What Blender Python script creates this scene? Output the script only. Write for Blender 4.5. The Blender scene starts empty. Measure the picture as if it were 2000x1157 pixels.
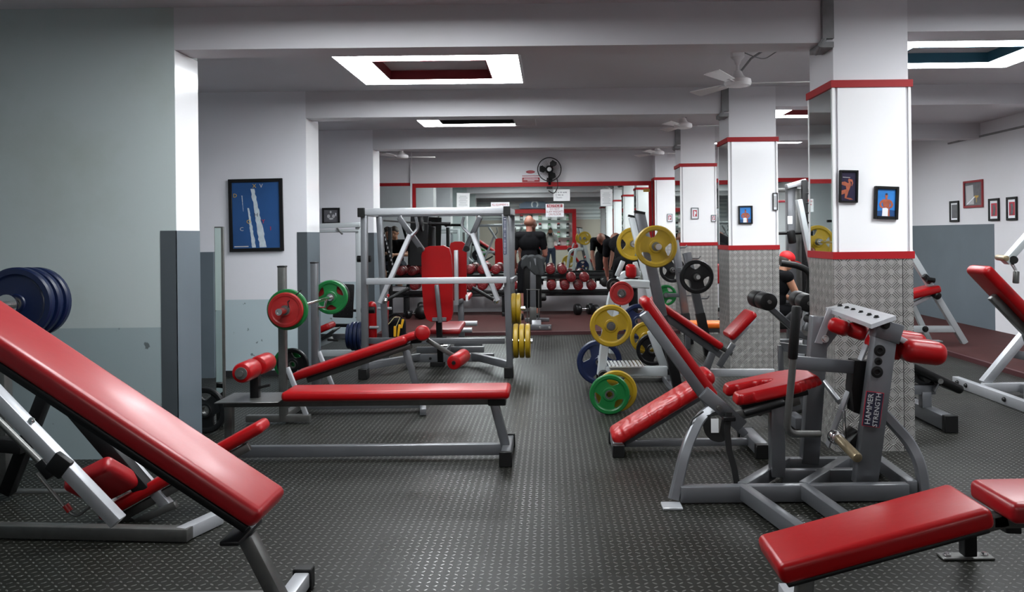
import bpy, bmesh, math, random
from mathutils import Vector, Matrix
S = bpy.context.scene
C = S.collection
random.seed(7)
# ------------------------------------------------------------ camera, world, exposure
FPX, CX, CY, EYE, ROLL = 1600.0, 1075.0, 458.0, 1.4, 0.0109
cr, sr = math.cos(ROLL), math.sin(ROLL)
camd = bpy.data.cameras.new('camera'); cam = bpy.data.objects.new('camera', camd); C.objects.link(cam)
camd.sensor_width = 36.0; camd.lens = FPX/2000*36.0
camd.shift_x = -(CX-1000)/2000; camd.shift_y = -(578.5-CY)/2000
camd.clip_start = 0.02; camd.clip_end = 100
cam.matrix_world = Matrix(((cr, sr, 0, 0), (0, 0, -1, 0), (-sr, cr, 0, EYE), (0, 0, 0, 1)))
S.camera = cam
W = bpy.data.worlds.new('world'); S.world = W; W.use_nodes = True
W.node_tree.nodes['Background'].inputs[0].default_value = (.6, .65, .7, 1)
W.node_tree.nodes['Background'].inputs[1].default_value = 0.05
S.view_settings.view_transform = 'Standard'; S.view_settings.look = 'None'
S.view_settings.gamma = 1; S.view_settings.use_curve_mapping = False
S.view_settings.exposure = 0.0
LAMP = 38.0          # strength of the ceiling light diffusers

def P(px, py, Y):
    a, b = (px-CX)/FPX, (CY-py)/FPX
    return Vector(((a*cr+b*sr)*Y, Y, EYE+(-a*sr+b*cr)*Y))
def G(px, py, z=0.0):
    a, b = (px-CX)/FPX, (CY-py)/FPX
    Y = (z-EYE)/(-a*sr+b*cr)
    return Vector(((a*cr+b*sr)*Y, Y, z))
V = Vector
# ------------------------------------------------------------ materials
def newmat(name):
    m = bpy.data.materials.new(name); m.use_nodes = True
    nt = m.node_tree; b = nt.nodes['Principled BSDF']
    return m, nt, b
def N(nt, t, **kw):
    n = nt.nodes.new(t)
    for k, v in kw.items(): setattr(n, k, v)
    return n
def mat(name, col, rough=.5, metal=0, noise=0.0, nscale=8, bump=0.0, bscale=60, coat=0, emit=None, spec=None):
    m, nt, b = newmat(name)
    b.inputs['Base Color'].default_value = (*col, 1)
    b.inputs['Roughness'].default_value = rough; b.inputs['Metallic'].default_value = metal
    b.inputs['Coat Weight'].default_value = coat; b.inputs['Coat Roughness'].default_value = .15
    if spec is not None: b.inputs['Specular IOR Level'].default_value = spec
    if emit: b.inputs['Emission Color'].default_value = (*emit[0], 1); b.inputs['Emission Strength'].default_value = emit[1]
    tc = N(nt, 'ShaderNodeTexCoord')
    if noise:
        n = N(nt, 'ShaderNodeTexNoise'); n.inputs['Scale'].default_value = nscale; n.inputs['Detail'].default_value = 5
        nt.links.new(tc.outputs['Object'], n.inputs['Vector'])
        r = N(nt, 'ShaderNodeMix', data_type='RGBA')
        r.inputs[6].default_value = (*[max(0, c*(1-noise)) for c in col], 1); r.inputs[7].default_value = (*[min(1, c*(1+noise)) for c in col], 1)
        nt.links.new(n.outputs['Fac'], r.inputs[0]); nt.links.new(r.outputs[2], b.inputs['Base Color'])
    if bump:
        n2 = N(nt, 'ShaderNodeTexNoise'); n2.inputs['Scale'].default_value = bscale; n2.inputs['Detail'].default_value = 3
        nt.links.new(tc.outputs['Object'], n2.inputs['Vector'])
        bp = N(nt, 'ShaderNodeBump'); bp.inputs['Strength'].default_value = bump; bp.inputs['Distance'].default_value = .01
        nt.links.new(n2.outputs['Fac'], bp.inputs['Height']); nt.links.new(bp.outputs[0], b.inputs['Normal'])
    return m
def math_(nt, op, a, b=None, c=None):
    n = N(nt, 'ShaderNodeMath', operation=op)
    for i, x in enumerate((a, b, c)):
        if x is None: continue
        if isinstance(x, (int, float)): n.inputs[i].default_value = x
        else: nt.links.new(x, n.inputs[i])
    return n.outputs[0]
def tread(nt, uo, vo, cell, la, lb, bars=1):
    """raised dash pattern alternating +45/-45 in each cell; returns 0..1 mask"""
    u = math_(nt, 'DIVIDE', uo, cell); v = math_(nt, 'DIVIDE', vo, cell)
    fu, fv = math_(nt, 'FLOOR', u), math_(nt, 'FLOOR', v)
    cu = math_(nt, 'SUBTRACT', math_(nt, 'SUBTRACT', u, fu), .5); cv = math_(nt, 'SUBTRACT', math_(nt, 'SUBTRACT', v, fv), .5)
    par = math_(nt, 'FLOORED_MODULO', math_(nt, 'ADD', fu, fv), 2.0)
    sg = math_(nt, 'SUBTRACT', math_(nt, 'MULTIPLY', par, 2.0), 1.0)
    sv = math_(nt, 'MULTIPLY', cv, sg)
    a = math_(nt, 'MULTIPLY', math_(nt, 'ADD', cu, sv), .7071); b = math_(nt, 'MULTIPLY', math_(nt, 'SUBTRACT', cu, sv), .7071)
    e = math_(nt, 'POWER', math_(nt, 'DIVIDE', math_(nt, 'ABSOLUTE', a), la), 2.0)
    if bars == 1:
        f = math_(nt, 'POWER', math_(nt, 'DIVIDE', math_(nt, 'ABSOLUTE', b), lb), 2.0)
        d = math_(nt, 'ADD', e, f)
        r = N(nt, 'ShaderNodeMapRange', interpolation_type='SMOOTHSTEP'); nt.links.new(d, r.inputs[0])
        r.inputs[1].default_value = 1.3; r.inputs[2].default_value = .5
        return r.outputs[0]
    inb = math_(nt, 'LESS_THAN', math_(nt, 'ABSOLUTE', b), lb)
    w = math_(nt, 'COSINE', math_(nt, 'MULTIPLY', b, 2*math.pi*bars/(2*lb)))
    w2 = N(nt, 'ShaderNodeMapRange', interpolation_type='SMOOTHSTEP'); nt.links.new(w, w2.inputs[0]); w2.inputs[1].default_value = -.1; w2.inputs[2].default_value = .7
    r = N(nt, 'ShaderNodeMapRange', interpolation_type='SMOOTHSTEP'); nt.links.new(e, r.inputs[0]); r.inputs[1].default_value = 1.2; r.inputs[2].default_value = .7
    return math_(nt, 'MULTIPLY', math_(nt, 'MULTIPLY', w2.outputs[0], r.outputs[0]), inb)
def pos(nt):
    g = N(nt, 'ShaderNodeNewGeometry'); s = N(nt, 'ShaderNodeSeparateXYZ'); nt.links.new(g.outputs['Position'], s.inputs[0]); return g, s
def mixc(nt, fac, c1, c2):
    r = N(nt, 'ShaderNodeMix', data_type='RGBA')
    nt.links.new(fac, r.inputs[0])
    for i, c in ((6, c1), (7, c2)):
        if isinstance(c, tuple): r.inputs[i].default_value = (*c, 1)
        else: nt.links.new(c, r.inputs[i])
    return r.outputs[2]

def floor_mat():
    m, nt, b = newmat('rubber tread floor')
    g, s = pos(nt)
    k = tread(nt, s.outputs[0], s.outputs[1], .035, .33, .12)
    n = N(nt, 'ShaderNodeTexNoise'); n.inputs['Scale'].default_value = 1.3; n.inputs['Detail'].default_value = 6; n.inputs['Roughness'].default_value = .65
    nt.links.new(g.outputs['Position'], n.inputs['Vector'])
    base = mixc(nt, n.outputs['Fac'], (.0065, .0066, .0052), (.015, .0152, .0125))
    glint = math_(nt, 'MULTIPLY', k, .8)  # glints on the dashes painted in as a lighter colour
    col = mixc(nt, glint, base, (.095, .096, .086))
    # tile seams every metre
    sm = []
    for o, off in ((s.outputs[0], .05), (s.outputs[1], .41)):
        f = math_(nt, 'FLOORED_MODULO', math_(nt, 'ADD', o, off), .5)
        sm.append(math_(nt, 'LESS_THAN', math_(nt, 'ABSOLUTE', math_(nt, 'SUBTRACT', f, .25)), .0025))
    seam = math_(nt, 'MAXIMUM', sm[0], sm[1])
    col = mixc(nt, seam, col, (.012, .012, .012))
    nt.links.new(col, b.inputs['Base Color'])
    # each half metre tile has its own sheen; the raised dashes are worn shiny
    wn = N(nt, 'ShaderNodeTexWhiteNoise', noise_dimensions='2D'); cx_ = N(nt, 'ShaderNodeCombineXYZ')
    for q, (o, off) in enumerate(((s.outputs[0], .30), (s.outputs[1], .16))):
        nt.links.new(math_(nt, 'FLOOR', math_(nt, 'MULTIPLY', math_(nt, 'ADD', o, off), 2.0)), cx_.inputs[q])
    nt.links.new(cx_.outputs[0], wn.inputs['Vector'])
    base_r = math_(nt, 'ADD', math_(nt, 'MULTIPLY', n.outputs['Fac'], .22), math_(nt, 'ADD', math_(nt, 'MULTIPLY', wn.outputs['Value'], .07), .30))
    nt.links.new(math_(nt, 'SUBTRACT', base_r, math_(nt, 'MULTIPLY', k, .16)), b.inputs['Roughness'])
    nt.links.new(math_(nt, 'ADD', math_(nt, 'MULTIPLY', wn.outputs['Value'], .05), math_(nt, 'ADD', math_(nt, "MULTIPLY", k, .5), .12)), b.inputs['Specular IOR Level'])
    bp = N(nt, 'ShaderNodeBump'); bp.inputs['Strength'].default_value = .9; bp.inputs['Distance'].default_value = .004
    nt.links.new(k, bp.inputs['Height']); nt.links.new(bp.outputs[0], b.inputs['Normal'])
    return m
def checker_mat(name, axis, cell=.060):
    m, nt, b = newmat(name)
    g, s = pos(nt)
    x, z = s.outputs[axis], s.outputs[2]
    # the plate is laid so that the bars run horizontally and vertically turned 45 degrees
    k = tread(nt, x, z, cell, .44, .42, bars=4)
    nt.nodes.active = None
    n = N(nt, 'ShaderNodeTexNoise'); n.inputs['Scale'].default_value = 5; nt.links.new(g.outputs['Position'], n.inputs['Vector'])
    nt.links.new(mixc(nt, k, mixc(nt, n.outputs['Fac'], (.42, .41, .39), (.52, .51, .49)), (.17, .165, .155)), b.inputs['Base Color'])
    b.inputs['Metallic'].default_value = .75
    b.inputs['Roughness'].default_value = .38
    bp = N(nt, 'ShaderNodeBump'); bp.inputs['Strength'].default_value = .8; bp.inputs['Distance'].default_value = .004
    nt.links.new(k, bp.inputs['Height']); nt.links.new(bp.outputs[0], b.inputs['Normal'])
    return m
def wall_mat(name, up, low=None, zc=.82, stain=.0):
    m, nt, b = newmat(name)
    g, s = pos(nt)
    n = N(nt, 'ShaderNodeTexNoise'); n.inputs['Scale'].default_value = 1.1; n.inputs['Detail'].default_value = 7; n.inputs['Roughness'].default_value = .6
    nt.links.new(g.outputs['Position'], n.inputs['Vector'])
    mr = N(nt, 'ShaderNodeMapRange'); nt.links.new(n.outputs['Fac'], mr.inputs[0]); mr.inputs[1].default_value = .5; mr.inputs[2].default_value = .78; mr.inputs[3].default_value = 0; mr.inputs[4].default_value = stain
    col = mixc(nt, mr.outputs[0], up, (up[0]*.62, up[1]*.6, up[2]*.42))
    if low:
        f = math_(nt, 'LESS_THAN', s.outputs[2], zc)
        n3 = N(nt, 'ShaderNodeTexNoise'); n3.inputs['Scale'].default_value = 9; n3.inputs['Detail'].default_value = 9; nt.links.new(g.outputs['Position'], n3.inputs['Vector'])
        sc = N(nt, 'ShaderNodeMapRange'); nt.links.new(n3.outputs['Fac'], sc.inputs[0]); sc.inputs[1].default_value = .655; sc.inputs[2].default_value = .68
        lowc = mixc(nt, sc.outputs[0], low, (low[0]*.35, low[1]*.35, low[2]*.35))
        col = mixc(nt, f, col, lowc)
    nt.links.new(col, b.inputs['Base Color']); b.inputs['Roughness'].default_value = .55
    bp = N(nt, 'ShaderNodeBump'); bp.inputs['Strength'].default_value = .12; bp.inputs['Distance'].default_value = .01
    n2 = N(nt, 'ShaderNodeTexNoise'); n2.inputs['Scale'].default_value = 14; n2.inputs['Detail'].default_value = 6
    nt.links.new(g.outputs['Position'], n2.inputs['Vector']); nt.links.new(n2.outputs['Fac'], bp.inputs['Height']); nt.links.new(bp.outputs[0], b.inputs['Normal'])
    return m
def wrinkle_mat():
    m, nt, b = newmat('creased red vinyl')
    b.inputs['Base Color'].default_value = (.33, .004, .005, 1); b.inputs['Roughness'].default_value = .33
    tc = N(nt, 'ShaderNodeTexCoord'); mp = N(nt, 'ShaderNodeMapping'); mp.inputs['Scale'].default_value = (1, 1.2, 1)
    nt.links.new(tc.outputs['Object'], mp.inputs[0])
    w = N(nt, 'ShaderNodeTexWave'); w.inputs['Scale'].default_value = 6.0; w.inputs['Distortion'].default_value = 9; w.inputs['Detail'].default_value = 2; w.inputs['Detail Scale'].default_value = 1.2
    nt.links.new(mp.outputs[0], w.inputs['Vector'])
    bp = N(nt, 'ShaderNodeBump'); bp.inputs['Strength'].default_value = .30; bp.inputs['Distance'].default_value = .009
    nt.links.new(w.outputs['Fac'], bp.inputs['Height']); nt.links.new(bp.outputs[0], b.inputs['Normal'])
    return m
def shutter_mat():
    m, nt, b = newmat('roller shutter slats')
    g, s = pos(nt)
    w = math_(nt, 'SINE', math_(nt, 'MULTIPLY', s.outputs[2], 2*math.pi/.16))
    r = N(nt, 'ShaderNodeMapRange'); nt.links.new(w, r.inputs[0]); r.inputs[1].default_value = -1; r.inputs[2].default_value = 1
    nt.links.new(mixc(nt, r.outputs[0], (.48, .52, .52), (.72, .75, .74)), b.inputs['Base Color'])
    bp = N(nt, 'ShaderNodeBump'); bp.inputs['Strength'].default_value = 1; bp.inputs['Distance'].default_value = .02
    nt.links.new(w, bp.inputs['Height']); nt.links.new(bp.outputs[0], b.inputs['Normal'])
    return m
M = dict(
 floor=floor_mat(),
 checkx=checker_mat('checker plate front', 0), checky=checker_mat('checker plate side', 1),
 white=wall_mat('white paint', (.68, .675, .70), stain=.10),
 teal=wall_mat('pale green grey paint', (.42, .475, .47), (.27, .33, .34), .835, stain=.38),
 wall2=wall_mat('white and pale blue paint', (.70, .70, .74), (.42, .50, .53), .775, stain=.15),
 ceil=wall_mat('ceiling paint', (.56, .55, .575), stain=.12),
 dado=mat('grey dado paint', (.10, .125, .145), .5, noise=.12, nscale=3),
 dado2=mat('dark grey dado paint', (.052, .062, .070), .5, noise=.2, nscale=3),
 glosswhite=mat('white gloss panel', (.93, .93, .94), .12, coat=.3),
 trimwhite=mat('white edge trim', (.93, .93, .93), .5),
 redpaint=mat('red painted wood', (.33, .004, .008), .55, spec=.3),
 darkred=mat('dark red lining', (.22, .012, .02), .5),
 bluepaint=mat('blue lining', (.03, .13, .20), .5),
 blackin=mat('black lining', (.008, .008, .008), .8),
 mirror=mat('mirror glass', (.80, .86, .83), .015, metal=1),
 lamp=mat('glowing diffuser', (.9, .9, .9), .4, emit=((.93, .97, 1.0), LAMP)),
 lampoff=mat('unlit diffuser', (.45, .43, .45), .4),
 steel=mat('silver grey powder coat', (.145, .15, .16), .32, metal=.5, noise=.08, nscale=14),
 lightsteel=mat('pale silver powder coat', (.40, .41, .43), .34, metal=.4, noise=.06, nscale=14),
 whitesteel=mat('white powder coat', (.42, .45, .46), .35, metal=.15, noise=.05),
 dimsteel=mat('worn grey tube', (.115, .115, .11), .34, metal=.6, noise=.25, nscale=20),
 chrome=mat('chrome', (.75, .75, .75), .16, metal=1),
 brass=mat('worn brown grip metal', (.30, .24, .15), .35, metal=.7, noise=.3, nscale=25),
 red=mat('red vinyl', (.265, .0015, .003), .34, bump=.06, bscale=25, coat=.05, spec=.28),
 redold=mat('faded red vinyl', (.25, .005, .008), .36, bump=.06, bscale=18, coat=.08, spec=.4),
 redwr=wrinkle_mat(),
 orange=mat('orange vinyl', (.85, .16, .01), .4),
 blackvinyl=mat('black vinyl', (.005, .005, .005), .4, spec=.2),
 black=mat('black rubber', (.006, .006, .006), .45, spec=.25),
 blacksat=mat('black satin paint', (.007, .007, .0075), .4, spec=.25),
 yplate=mat('yellow urethane plate', (.30, .19, .004), .42, noise=.15, nscale=20),
 gplate=mat('green urethane plate', (.003, .12, .025), .38, noise=.12, nscale=20),
 bplate=mat('blue urethane plate', (.002, .008, .04), .38, noise=.15, nscale=20),
 rplate=mat('red urethane plate', (.26, .006, .006), .42, noise=.15, nscale=20),
 kplate=mat('black urethane plate', (.006, .006, .0065), .38, spec=.3),
 dbred=mat('dark red dumbbell rubber', (.11, .004, .006), .35, noise=.1, nscale=30),
 dbmark=mat('pale dumbbell lettering', (.22, .045, .045), .5),
 mat_red=mat('red brown matting', (.050, .016, .015), .7, spec=.15, noise=.25, nscale=5, bump=.2, bscale=200),
 mat_edge=mat('dark red mat edge', (.045, .008, .01), .5),
 mat_dark=mat('dark grey brown matting', (.045, .038, .036), .6, noise=.3, nscale=5),
 skirt=mat('black skirting', (.012, .012, .013), .5),
 skin=mat('skin', (.50, .25, .17), .5), skin2=mat('ruddy skin', (.26, .10, .07), .5), skin3=mat('tan skin', (.42, .20, .12), .5),
 hair=mat('dark brown hair', (.03, .018, .012), .6), hair2=mat('cropped red brown hair', (.16, .06, .035), .6),
 blackcloth=mat('black cotton', (.006, .006, .007), .9, spec=.08), darkcloth=mat('dark trousers cloth', (.012, .012, .018), .9, spec=.1),
 whitecloth=mat('white shirt cloth', (.6, .58, .55), .8), greencloth=mat('olive green cloth', (.05, .07, .035), .8), redcloth=mat('red cloth', (.65, .01, .015), .6),
 jeans=mat('dark denim', (.03, .045, .08), .8), shoe=mat('white shoe leather', (.6, .6, .6), .5), towel=mat('grey towelling', (.055, .058, .06), .95, spec=.1, bump=.8, bscale=220),
 strap=mat('black webbing', (.008, .008, .008), .7), bagyellow=mat('yellow bag fabric', (.80, .42, .01), .6), cord=mat('pale cord', (.6, .55, .3), .6),
 paper=mat('white paper', (.82, .84, .84), .6), ink=mat('dark red ink', (.30, .012, .02), .5), greyink=mat('grey ink', (.25, .26, .28), .6),
 fanwhite=mat('off white fan enamel', (.62, .60, .60), .35), duct=mat('grubby grey conduit', (.20, .20, .205), .6, noise=.4, nscale=12),
 glass=mat('shelf glass', (.6, .75, .70), .1), beige=mat('beige paint', (.42, .38, .32), .6), shutter=shutter_mat(),
 posterblue=mat('blue poster print', (.02, .075, .22), .25, noise=.35, nscale=2.2), skyblue=mat('bright blue print', (.035, .22, .62), .25, noise=.4, nscale=9), nightprint=mat('dark purple print', (.02, .014, .045), .25),
 trail=mat('pale smoke print', (.48, .55, .60), .3, noise=.3, nscale=30), flesh=mat('tanned figure print', (.38, .10, .05), .3, noise=.5, nscale=40), whiteprint=mat('white print', (.8, .82, .85), .3),
 greyprint=mat('grey print', (.10, .10, .11), .3, noise=.6, nscale=18), palegrey=mat('pale grey print', (.45, .45, .46), .3), gold=mat('gold print', (.5, .32, .05), .4), framered=mat('red frame wood', (.25, .01, .015), .4),
 redmark=mat('red print', (.45, .02, .04), .4), sigblack=mat('dark print', (.02, .02, .04), .4), logoblue=mat('slate blue sign', (.05, .09, .15), .4),
 plantgreen=mat('tub green', (.10, .25, .12), .5), aisle=mat('ribbed aluminium', (.62, .63, .62), .35, metal=.6),
)
# ------------------------------------------------------------ mesh building
class MB:
    def __init__(s): s.bm = bmesh.new()
    def _tr(s, vs, m):
        for v in vs: v.co = m @ v.co
    def box(s, c, size, rot=None, bev=0.0, seg=1):
        r = bmesh.ops.create_cube(s.bm, size=1.0); vs = r['verts']
        for v in vs: v.co = Vector((v.co.x*size[0], v.co.y*size[1], v.co.z*size[2]))
        if bev:
            es = list({e for v in vs for e in v.link_edges})
            rr = bmesh.ops.bevel(s.bm, geom=es, offset=bev, segments=seg, profile=.5, affect='EDGES')
            vs = list({v for f in rr['faces'] for v in f.verts})
            seen = set(vs); st = list(vs)
            while st:
                v = st.pop()
                for e in v.link_edges:
                    o = e.other_vert(v)
                    if o not in seen: seen.add(o); st.append(o)
            vs = list(seen)
        m = Matrix.Translation(Vector(c))
        if rot is not None: m = m @ (rot.to_4x4() if isinstance(rot, Matrix) else rot)
        s._tr(vs, m); return s
    def b2(s, a, b, bev=0.0):     # box from min corner to max corner
        return s.box([(a[i]+b[i])/2 for i in range(3)], [abs(b[i]-a[i]) for i in range(3)], bev=bev)
    def frame(s, p1, p2, up):
        d = (Vector(p2)-Vector(p1)); L = d.length; x = d.normalized()
        u = Vector(up)
        if abs(x.dot(u.normalized())) > .98: u = Vector((0, 1, 0)) if abs(x.y) < .9 else Vector((1, 0, 0))
        y = u.cross(x).normalized(); z = x.cross(y).normalized()
        return L, Matrix((x, y, z)).transposed()
    def beam(s, p1, p2, w, h=None, up=(0, 0, 1), bev=.006):
        """rectangular tube; w is across, h is along up"""
        h = h or w; L, R = s.frame(p1, p2, up)
        return s.box((Vector(p1)+Vector(p2))/2, (L, w, h), R, bev=min(bev, w*.3, h*.3), seg=2)
    def pad(s, p1, p2, w, t, up=(0, 0, 1), r=None):
        """padded cushion whose BOTTOM centre line runs p1-p2"""
        L, R = s.frame(p1, p2, up); r = r or t*.42
        c = (Vector(p1)+Vector(p2))/2 + R.col[2]*t/2
        return s.box(c, (L, w, t), R, bev=r, seg=5)
    def cyl(s, p1, p2, r, r2=None, seg=20):
        r2 = r if r2 is None else r2
        p1, p2 = Vector(p1), Vector(p2); d = p2-p1
        q = d.to_track_quat('Z', 'Y').to_matrix().to_4x4()
        bmesh.ops.create_cone(s.bm, cap_ends=True, segments=seg, radius1=r, radius2=r2, depth=d.length, matrix=Matrix.Translation((p1+p2)/2) @ q)
        return s
    def rcyl(s, p1, p2, r, e=.02, seg=24):      # cylinder with rounded ends
        p1, p2 = Vector(p1), Vector(p2); d = (p2-p1).normalized(); L = (p2-p1).length
        prof = [(0, 0), (0, r-e), (e*.3, r-e*.3), (e, r), (L-e, r), (L-e*.3, r-e*.3), (L, r-e), (L, 0)]
        return s.lathe(p1, d, prof, seg)
    def lathe(s, o, axis, prof, seg=24):
        o = Vector(o); q = Vector(axis).to_track_quat('Z', 'Y').to_matrix()
        rings = []
        for z, r in prof:
            if r < 1e-6: rings.append([s.bm.verts.new(o+q@Vector((0, 0, z)))])
            else: rings.append([s.bm.verts.new(o+q@Vector((r*math.cos(2*math.pi*k/seg), r*math.sin(2*math.pi*k/seg), z))) for k in range(seg)])
        for a, b in zip(rings, rings[1:]):
            for k in range(seg):
                k2 = (k+1) % seg
                if len(a) == 1 and len(b) == 1: continue
                if len(a) == 1: s.bm.faces.new((a[0], b[k], b[k2]))
                elif len(b) == 1: s.bm.faces.new((a[k], b[0], a[k2]))
                else: s.bm.faces.new((a[k], b[k], b[k2], a[k2]))
        return s
    def sph(s, c, r, sc=(1, 1, 1), seg=16, rot=None):
        m = Matrix.Translation(Vector(c)) @ (rot.to_4x4() if rot is not None else Matrix()) @ Matrix.Diagonal((sc[0]*r, sc[1]*r, sc[2]*r, 1))
        bmesh.ops.create_uvsphere(s.bm, u_segments=seg, v_segments=max(6, seg*2//3), radius=1, matrix=m); return s
    def cap(s, p1, r1, p2, r2, seg=14):         # tapered capsule
        s.sph(p1, r1, seg=seg); s.sph(p2, r2, seg=seg)
        if (Vector(p2)-Vector(p1)).length > 1e-4: s.cyl(p1, p2, r1, r2, seg)
        return s
    def sweep(s, pts, prof, up=(0, 1, 0)):
        """prof: list of 2D points; pts: path"""
        pts = [Vector(p) for p in pts]; rings = []; u = Vector(up)
        for i, p in enumerate(pts):
            t = (pts[min(i+1, len(pts)-1)]-pts[max(i-1, 0)]).normalized()
            side = t.cross(u)
            if side.length < 1e-3: side = t.orthogonal()
            side.normalize(); n = side.cross(t).normalized(); u = n
            rings.append([s.bm.verts.new(p+side*a+n*b) for a, b in prof])
        n = len(prof)
        for a, b in zip(rings, rings[1:]):
            for k in range(n): s.bm.faces.new((a[k], a[(k+1) % n], b[(k+1) % n], b[k]))
        s.bm.faces.new(rings[0][::-1]); s.bm.faces.new(rings[-1]); return s
    def tube(s, pts, r, seg=12, fr=None, up=(0, 1, 0)):
        if fr: pts = fillet(pts, fr)
        return s.sweep(pts, [(r*math.cos(2*math.pi*k/seg), r*math.sin(2*math.pi*k/seg)) for k in range(seg)], up)
    def btube(s, pts, w, h, fr=None, up=(0, 1, 0)):   # bent rectangular tube
        if fr: pts = fillet(pts, fr)
        e = min(w, h)*.15; a, b = w/2, h/2
        return s.sweep(pts, [(-a+e, -b), (a-e, -b), (a, -b+e), (a, b-e), (a-e, b), (-a+e, b), (-a, b-e), (-a, -b+e)], up)
    def prism(s, pts, d):                        # planar polygon extruded by vector d
        d = Vector(d); a = [s.bm.verts.new(Vector(p)) for p in pts]; b = [s.bm.verts.new(Vector(p)+d) for p in pts]
        s.bm.faces.new(a); s.bm.faces.new(b[::-1]); n = len(pts)
        for k in range(n): s.bm.faces.new((a[k], b[k], b[(k+1) % n], a[(k+1) % n]))
        return s
    def obj(s, name, m, parent=None, off=None, smooth=True, label=None):
        bmesh.ops.recalc_face_normals(s.bm, faces=s.bm.faces[:])
        me = bpy.data.meshes.new(name)
        if off is not None:
            for v in s.bm.verts: v.co -= off
        s.bm.to_mesh(me); s.bm.free()
        if smooth:
            for p in me.polygons: p.use_smooth = True
            me.set_sharp_from_angle(angle=.62)
        me.materials.append(M[m] if isinstance(m, str) else m)
        o = bpy.data.objects.new(name, me); C.objects.link(o)
        if parent is not None: o.parent = parent
        if label: o['label'] = label
        return o
def fillet(pts, r, n=6):
    pts = [Vector(p) for p in pts]; out = [pts[0]]
    for a, b, c in zip(pts, pts[1:], pts[2:]):
        d1, d2 = (a-b), (c-b); rr = min(r, d1.length*.48, d2.length*.48)
        p, q = b+d1.normalized()*rr, b+d2.normalized()*rr
        for k in range(n+1):
            t = k/n; out.append(p*(1-t)**2+b*2*t*(1-t)+q*t*t)
    out.append(pts[-1]); return out

class T:                                          # a thing: an Empty at its base that parents its parts
    def __init__(s, name, label, cat, loc, group=None, kind=None):
        s.o = bpy.data.objects.new(name, None); C.objects.link(s.o); s.o.location = Vector(loc); s.loc = Vector(loc)
        s.o.empty_display_size = .05
        if label: s.o['label'] = label
        if cat: s.o['category'] = cat
        if group: s.o['group'] = group
        if kind: s.o['kind'] = kind
    def part(s, name, mb, m, label=None, sub=None, smooth=True):
        return mb.obj(name, m, sub if sub is not None else s.o, s.loc, smooth, label)
def single(name, mb, m, label, cat, loc, group=None):
    loc = Vector(loc); o = mb.obj(name, m, None, loc); o.location = loc; o['label'] = label; o['category'] = cat
    if group: o['group'] = group
    return o
def struct(name, mb, m, smooth=False):
    o = mb.obj(name, m, None, None, smooth); o['kind'] = 'structure'; return o
def text(body, size, loc, xdir, updir, m, name='lettering', parent=None, off=Vector((0, 0, 0)), ext=.001, sx=1.0, align='CENTER'):
    cu = bpy.data.curves.new(name, 'FONT'); cu.body = body; cu.size = size; cu.extrude = ext; cu.align_x = align; cu.align_y = 'CENTER'
    cu.space_line = .85; cu.resolution_u = 2
    t = bpy.data.objects.new(name, cu)
    me = bpy.data.meshes.new_from_object(t); bpy.data.objects.remove(t); bpy.data.curves.remove(cu)
    x = Vector(xdir).normalized(); y = Vector(updir).normalized(); z = x.cross(y)
    R = Matrix((x*sx, y, z)).transposed()
    for v in me.vertices: v.co = Vector(loc)+R@v.co-off
    me.materials.clear(); me.materials.append(M[m]); me.name = name
    o = bpy.data.objects.new(name, me); C.objects.link(o)
    if parent is not None: o.parent = parent
    return o
# ============================================================ SETTING
PX0, PX1 = 1.81, 2.285
ROWS = [-0.89, 2.16, 5.21, 8.26, 11.31]
YB, YF, XL, XR, ZC = 14.45, -4.6, -4.6, 5.95, 2.87
struct('floor', MB().b2((XL-.3, YF-.2, -.1), (XR+.3, YB+.2, 0)), 'floor')
struct('ceiling', MB().b2((XL-.3, YF-.2, ZC), (XR+.3, YB+.2, ZC+.12)), 'ceil')
struct('wall_back', MB().b2((XL-.3, YB, 0), (XR+.3, YB+.2, ZC)), 'white')
struct('wall_left', MB().b2((XL-.2, YF-.1, 0), (XL, YB, ZC)), 'wall2')
struct('wall_right', MB().b2((XR, YF-.1, 0), (XR+.2, YB, ZC)), 'white')
struct('wall_front', MB().b2((XL-.2, YF-.2, 0), (XR+.2, YF, ZC)), 'white')
# raised matting: along the back and down the right side
struct('floor_platform', MB().b2((XL, 11.45, 0), (4.45, YB, .045)).b2((4.45, 3.4, 0), (XR, YB, .045)), 'mat_red')
struct('trim_platform_edge', MB().b2((-4.6, 11.40, 0), (4.45, 11.455, .046)).b2((4.42, 3.4, 0), (4.46, 11.45, .047)), 'mat_edge')
# dado on the right wall
struct('trim_dado_right', MB().b2((XR-.004, 3.2+7.78, .045), (XR, YB, 1.475)), 'dado')
struct('trim_red_right', MB().b2((XR-.02, 9.9, .9), (XR, 9.96, 2.0)), 'redpaint')
# wing walls on the left, their grey dado, skirting
for i, y in enumerate(ROWS[1:]):
    th = (.34, .34, .44, .42)[i]; xe = (-2.40, -2.38, -2.455, -2.44)[i]
    n = 'wall_wing_%d' % (i+1)
    struct(n, MB().b2((XL, y, 0), (xe, y+th, ZC)), 'teal' if i < 2 else 'wall2')
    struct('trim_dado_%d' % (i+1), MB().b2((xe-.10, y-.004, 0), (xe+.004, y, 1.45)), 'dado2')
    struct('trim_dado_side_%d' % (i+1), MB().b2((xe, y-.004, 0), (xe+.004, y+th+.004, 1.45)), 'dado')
    struct('trim_wing_side_lit_%d' % (i+1), MB().b2((xe, y+.001, 1.45), (xe+.003, y+th, 2.598)), 'glosswhite')  # brighter white slab paints in the lamplight falling on the wing's side face
    if i >= 2: struct('baseboard_wing_%d' % (i+1), MB().b2((XL, y-.012, 0), (xe-.11, y, .06)), 'skirt')
struct('trim_left_pilaster', MB().b2((-3.50, 8.18, 0), (-3.37, 8.258, 1.26)), 'dado')
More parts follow.
